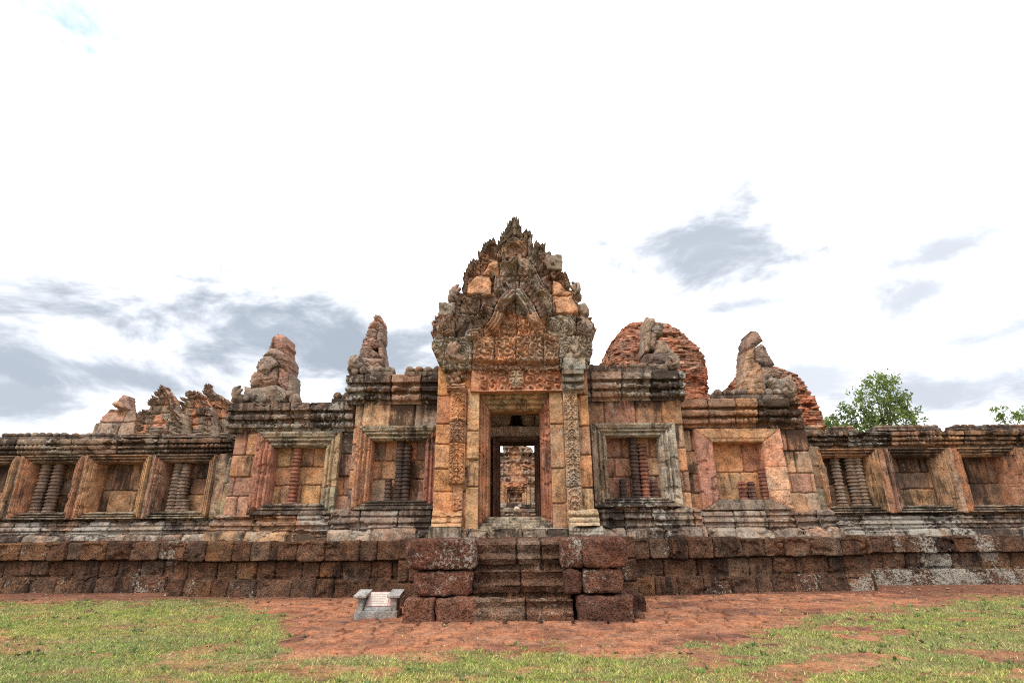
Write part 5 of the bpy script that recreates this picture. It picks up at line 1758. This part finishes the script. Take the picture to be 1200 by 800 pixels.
# ================================================================ trees
def tree(label, px, py_top, D, halfw, n, seed, name='leafy_tree', trunk_h=None, tcol=((.15, .215, .05), (.22, .275, .075), (.075, .125, .035)), lobes=None, leaf=.17):
    top = PZ(py_top, D, px)
    x0 = PX(px, py_top, D)
    t = thing(name, label, 'tree', (x0, D, 0))
    rng = np.random.default_rng(seed)
    tb = MB()
    th = trunk_h or top * .5
    path = np.array([[x0 + .25 * math.sin(k * .7 + seed), D + .2 * math.cos(k), top * .86 * k / 8] for k in range(9)])
    tube(tb, path, np.linspace(.34, .07, 9) * top / 14, 9, (.13, .10, .075))
    lobes = lobes or []
    if not lobes:
        for k in range(13):
            a = rng.uniform(0, 6.28)
            hh = rng.uniform(.0, 1)
            rr_ = halfw * (1 - .65 * hh) * rng.uniform(.25, .8)
            lobes.append((x0 + rr_ * math.cos(a), D + rr_ * math.sin(a), top * (.60 + .36 * hh), halfw * rng.uniform(.22, .42)))
    for (lx, ly, lz, lr) in lobes:
        b = path[min(7, 2 + int(rng.integers(1, 5)))]
        mid = (b + np.array([lx, ly, lz])) / 2 + rng.normal(0, .2, 3)
        tube(tb, spline([b, mid, (lx, ly, lz)], 5), np.linspace(.12, .02, 11) * top / 14, 6, (.13, .10, .075))
    tb.build('trunk', WOOD, t)
    P, S_ = [], []
    tot = sum(l[3] ** 2.2 for l in lobes)
    for (lx, ly, lz, lr) in lobes:
        k = int(n * lr ** 2.2 / tot)
        nt = max(5, k // 22)
        d = rng.normal(0, 1, (nt, 3))
        d /= np.linalg.norm(d, axis=1, keepdims=True)
        c = np.array([lx, ly, lz]) + d * lr * rng.uniform(.35, 1.12, (nt, 1)) * np.array([1, 1, .8])
        idx = rng.integers(0, nt, k)
        P.append(c[idx] + rng.normal(0, lr * .15, (k, 3)))
        S_.append(np.full(k, rng.uniform(.8, 1.25)))
    P = np.vstack(P)
    sh_ = np.concatenate(S_)
    k = len(P)
    u = rng.normal(0, 1, (k, 3))
    u /= np.linalg.norm(u, axis=1, keepdims=True)
    w_ = np.cross(u, rng.normal(0, 1, (k, 3)))
    w_ /= np.linalg.norm(w_, axis=1, keepdims=True)
    L = leaf * rng.uniform(.6, 1.3, (k, 1))
    V = np.stack([P - u * L, P + w_ * L * .42, P + u * L, P - w_ * L * .42], 1)
    cols = np.array(tcol)[rng.choice(len(tcol), k)] * rng.uniform(.75, 1.3, (k, 1)) * sh_[:, None]
    obj('crown', V.reshape(-1, 3), np.arange(4 * k).reshape(k, 4), LEAF, t, np.repeat(cols, 4, 0), smooth=False)
    return t


DT = 46
def lob(px, py, r, dy=0.0):
    return (PX(px, py, DT), DT + dy, PZ(py, DT, px), r)


tree('bright green loose crowned tree standing behind the right gallery', 1027, 440, DT, 3.9, 6500, 801, lobes=[lob(1026, 446, 1.0), lob(1034, 452, 1.3, -.6), lob(1020, 460, 1.3, .8), lob(1040, 466, 1.5, -.5), lob(1053, 474, 1.2, .6), lob(1064, 482, 1.0), lob(1026, 478, 1.7, -.8), lob(1008, 484, 1.3, .3),
      lob(995, 488, 1.2, .5), lob(985, 494, .9), lob(1045, 492, 1.7, .2), lob(1020, 498, 1.8, -.3), lob(1066, 496, 1.1), lob(1000, 503, 1.3), lob(1035, 512, 2.2), lob(1010, 520, 2.2), lob(1055, 515, 1.9)])
tree('sparse green tree top at the right edge of the photo', 1188, 478, DT, 2.6, 1300, 811, lobes=[lob(1172, 484, .8), lob(1185, 488, .9), lob(1196, 484, 1.1), lob(1206, 494, 1.6), lob(1183, 498, 1.2), lob(1215, 486, 1.4), lob(1200, 510, 2.0), lob(1180, 512, 1.4)])
tree('small green bush top peeping over the cornice beside the low brick ruin', 962, 490, DT, 1.4, 900, 821, name='leafy_bush', lobes=[lob(958, 494, .8), lob(966, 497, .9), lob(972, 502, 1.0), lob(960, 505, 1.2)])

# ================================================================ information plinth
DQ = 9.62
ip = thing('information_plinth', 'small grey stone plinth with a pale tilted notice plaque left of the steps', 'notice plinth', (PX(442, 724, DQ), DQ + .2, 0))


def q8(u, v, D=DQ):
    return tr_pt(u, v, D, 400, 680, 13.33)


CE = (.27, .26, .24)
mb = MB()
a, b = q8(192, 610), q8(875, 470)
block(mb, a[0], b[0], DQ, DQ + .42, -.03, b[1], CE, .02, .012, .012, 1, (.5, .45, 0), 9)
mb.build('base', CEMENT, ip)
zb = b[1]
for (u0, u1) in ((228, 335), (752, 860)):
    mb = MB()
    a, b = q8(u0, 470), q8(u1, 275)
    x0, x1 = a[0], b[0]
    block(mb, x0, x1, DQ + .04, DQ + .34, zb - .01, b[1], CE, .012, .008, .012, u0, (.5, .4, 0), 9)
    p = mb.build('pillar', CEMENT, ip)
    # flared cap, its top sloping towards the reader
    z0, z1 = b[1] - .005, q8(0, 215)[1]
    k0, k1 = .015, .055
    V = []
    for (zz_, g, dz) in ((z0, k0, 0), (z0 + .02, k1, 0), (z0 + .045, k1, .06)):
        for (xx, yy, back) in ((x0 - g, DQ + .04 - g, 0), (x1 + g, DQ + .04 - g, 0), (x1 + g, DQ + .34 + g, 1), (x0 - g, DQ + .34 + g, 1)):
            V.append((xx, yy, zz_ + dz * back))
    Q = [(0, 3, 2, 1), (8, 9, 10, 11)]
    for r in (0, 4):
        for k in range(4):
            Q.append((r + k, r + (k + 1) % 4, r + 4 + (k + 1) % 4, r + 4 + k))
    mb = MB()
    mb.add(V, Q, None, (.34, .335, .32), (.4, .5, 0))
    mb.build('cap', CEMENT, p, smooth=False)
# sloping slab and plaque
x0, x1 = q8(338, 400)[0], q8(750, 400)[0]
zl, zh = zb + .03, q8(0, 215)[1]
yl, yh = DQ + .10, DQ + .30


def slab(x0, x1, f0, f1, lift, th):
    """a slab lying on the slope between two fractions of it"""
    n = np.array([0, -(zh - zl), (yh - yl)])
    n = n / np.linalg.norm(n)
    pts = []
    for l in (lift - th, lift):
        for (xx, ff) in ((x0, f0), (x1, f0), (x1, f1), (x0, f1)):
            pts.append(np.array([xx, yl + (yh - yl) * ff, zl + (zh - zl) * ff]) + n * l)
    Q = [(0, 3, 2, 1), (4, 5, 6, 7), (0, 1, 5, 4), (1, 2, 6, 5), (2, 3, 7, 6), (3, 0, 4, 7)]
    return pts, Q


PINK = plain_material('pink_enamel', (.50, .24, .25), .5)
CREAM = plain_material('cream_enamel', (.50, .43, .36), .5, .2)
INK = plain_material('faded_print', (.30, .20, .18), .6)
mb = MB()
V, Q = slab(x0, x1, -.12, 1.04, 0, .1)
mb.add(V, Q, None, CE, (.5, .4, 0))
mb.build('slab', CEMENT, ip, smooth=False)
mb = MB()
V, Q = slab(x0 + .02, x1 - .005, .1, .99, .012, .012)
mb.add(V, Q)
pl = mb.build('plaque', PINK, ip, smooth=False)
mb = MB()
V, Q = slab(x0 + .055, x1 - .06, .12, .95, .016, .004)
mb.add(V, Q)
mb.build('plaque_face', CREAM, pl, smooth=False)
rng = np.random.default_rng(3)
for i in range(6):
    mb = MB()
    f0 = .80 - i * .11
    a = x0 + .075
    end = x1 - .085 - rng.uniform(0, .05)
    while a < end:
        b = min(end, a + rng.uniform(.008, .028))
        V, Q = slab(a, b, f0, f0 + .028, .018, .003)
        mb.add(V, Q)
        a = b + .006
    mb.build('lettering', INK, pl, smooth=False)

# ================================================================ turf
rng = np.random.default_rng(99)
N = 800000
bx = rng.uniform(-11.5, 11.5, N)
by = 5.2 + 7.6 * rng.random(N) ** 1.15
vis = np.abs(bx) < by * 1.12
bx, by = bx[vis], by[vis]
tm = turf(bx, by)
clump = fbm(bx * 4, by * 4, 3, 91)
keep = rng.random(len(bx)) < tm ** 1.3 * (.35 + .9 * clump)
bx, by, clump = bx[keep], by[keep], clump[keep]
k = len(bx)
bz = (fbm(bx * .8, by * .8, 3, 5) - .5) * .05 + (fbm(bx * 5, by * 5, 3, 6) - .5) * .022
hgt = rng.uniform(.010, .030, k) * (.3 + 1.4 * fbm(bx * 9, by * 9, 3, 97))
ang = rng.uniform(0, 2 * np.pi, k)
wd = rng.uniform(.004, .009, k)
lean_a = rng.uniform(0, 2 * np.pi, k)
lean = hgt * rng.uniform(.4, 1.6, k)
ba = np.stack([bx - np.cos(ang) * wd, by - np.sin(ang) * wd, bz - .004], 1)
bb = np.stack([bx + np.cos(ang) * wd, by + np.sin(ang) * wd, bz - .004], 1)
bt = np.stack([bx + np.cos(lean_a) * lean, by + np.sin(lean_a) * lean, bz + hgt], 1)
V = np.stack([ba, bb, bt], 1).reshape(-1, 3)
pal = np.array([[.20, .25, .06], [.26, .30, .08], [.15, .22, .05], [.38, .35, .14], [.30, .23, .12]])
dry = sstep(fbm(bx * .9, by * 1.6, 4, 93), .42, .62)
pi_ = np.where(rng.random(k) < .25 + .4 * dry, rng.integers(3, 5, k), rng.integers(0, 3, k))
yel = sstep(fbm(bx * .5 + 7, by * .9, 3, 95), .4, .6)
tuft = fbm(bx * 9, by * 9, 3, 97)
cols = 1.12 * pal[pi_] * rng.uniform(.7, 1.35, (k, 1)) * (.55 + .9 * tuft)[:, None] * (1 + np.stack([.16, .12, -.1], 0)[None] * yel[:, None])
# broad-leaved weeds and dry tufts here and there
wv, wc = [], []
for _ in range(1100):
    x, y = rng.uniform(-11, 11), rng.uniform(5.4, 12.6)
    if turf(np.array([x]), np.array([y]))[0] < rng.uniform(.08, .5):
        continue
    c = np.array([(.11, .19, .045), (.17, .27, .06), (.34, .31, .13), (.13, .17, .06)][rng.integers(0, 4)])
    z = float((fbm(x * .8, y * .8, 3, 5) - .5) * .05 + (fbm(x * 5, y * 5, 3, 6) - .5) * .022)
    sc = rng.uniform(.6, 1.5)
    for _b in range(rng.integers(9, 18)):
        a_, b_ = rng.uniform(0, 6.28), rng.uniform(.2, 1.3)
        r_ = rng.uniform(0, .03) * sc
        L_, w_ = rng.uniform(.03, .06) * sc, rng.uniform(.005, .010) * sc
        o_ = np.array([x + r_ * math.cos(a_), y + r_ * math.sin(a_), z])
        p_ = np.array([-math.sin(a_), math.cos(a_), 0]) * w_
        wv += [o_ - p_, o_ + p_, o_ + np.array([math.cos(a_) * math.sin(b_), math.sin(a_) * math.sin(b_), math.cos(b_)]) * L_]
        wc += [c * rng.uniform(.7, 1.3)]
V = np.vstack([V, np.array(wv)])
cols = np.vstack([cols, np.array(wc)])
k = len(cols)
turf_o = obj('grass', V, None, GRASS, None, np.repeat(cols, 3, 0), smooth=False, tris=np.arange(3 * k).reshape(k, 3))
turf_o['kind'] = 'stuff'

# loose grit, clods and fallen leaves on the bare earth
rng = np.random.default_rng(123)
n = 5200
lx_, ly_ = rng.uniform(-11.5, 11.5, n), rng.uniform(6.6, 14.0, n)
foot = np.where(lx_ < XL, 14.1, np.where(lx_ > XR, 14.4, terr_D(lx_) - .1))
ok = (np.abs(lx_) < ly_ * 1.1) & (ly_ < foot) & (rng.random(n) < .35 + .65 * sstep(ly_, 11.0, 12.6)) & ~((np.abs(lx_ - .15) < 2.3) & (ly_ > 8.9))
lx_, ly_ = lx_[ok], ly_[ok]
gm = MB()
oct_v = np.array([[1, 0, 0], [0, 1, 0], [-1, 0, 0], [0, -1, 0], [0, 0, 1], [0, 0, -1]], float)
oct_t = np.array([[0, 1, 4], [1, 2, 4], [2, 3, 4], [3, 0, 4], [1, 0, 5], [2, 1, 5], [3, 2, 5], [0, 3, 5]])
pal = [(.16, .08, .05), (.24, .12, .075), (.38, .2, .12), (.12, .075, .055), (.42, .33, .24), (.30, .22, .12)]
for x, y in zip(lx_, ly_):
    s_ = rng.uniform(.005, .018) * (1 + 1.3 * (rng.random() < .06))
    v = oct_v * s_ * rng.uniform(.6, 1.5, (6, 3)) * np.array([1.3, 1.0, .7])
    a = rng.uniform(0, 6.28)
    v = np.stack([v[:, 0] * math.cos(a) - v[:, 1] * math.sin(a), v[:, 0] * math.sin(a) + v[:, 1] * math.cos(a), v[:, 2]], 1)
    z = float((fbm(x * .8, y * .8, 3, 5) - .5) * .05) + .018
    gm.add(v + np.array([x, y, z]), None, oct_t, np.array(pal[rng.integers(0, 6)]) * rng.uniform(.8, 1.2), (.2, .2, 0))
gv = gm.build('gravel', EARTH, None, smooth=False)
gv['kind'] = 'stuff'
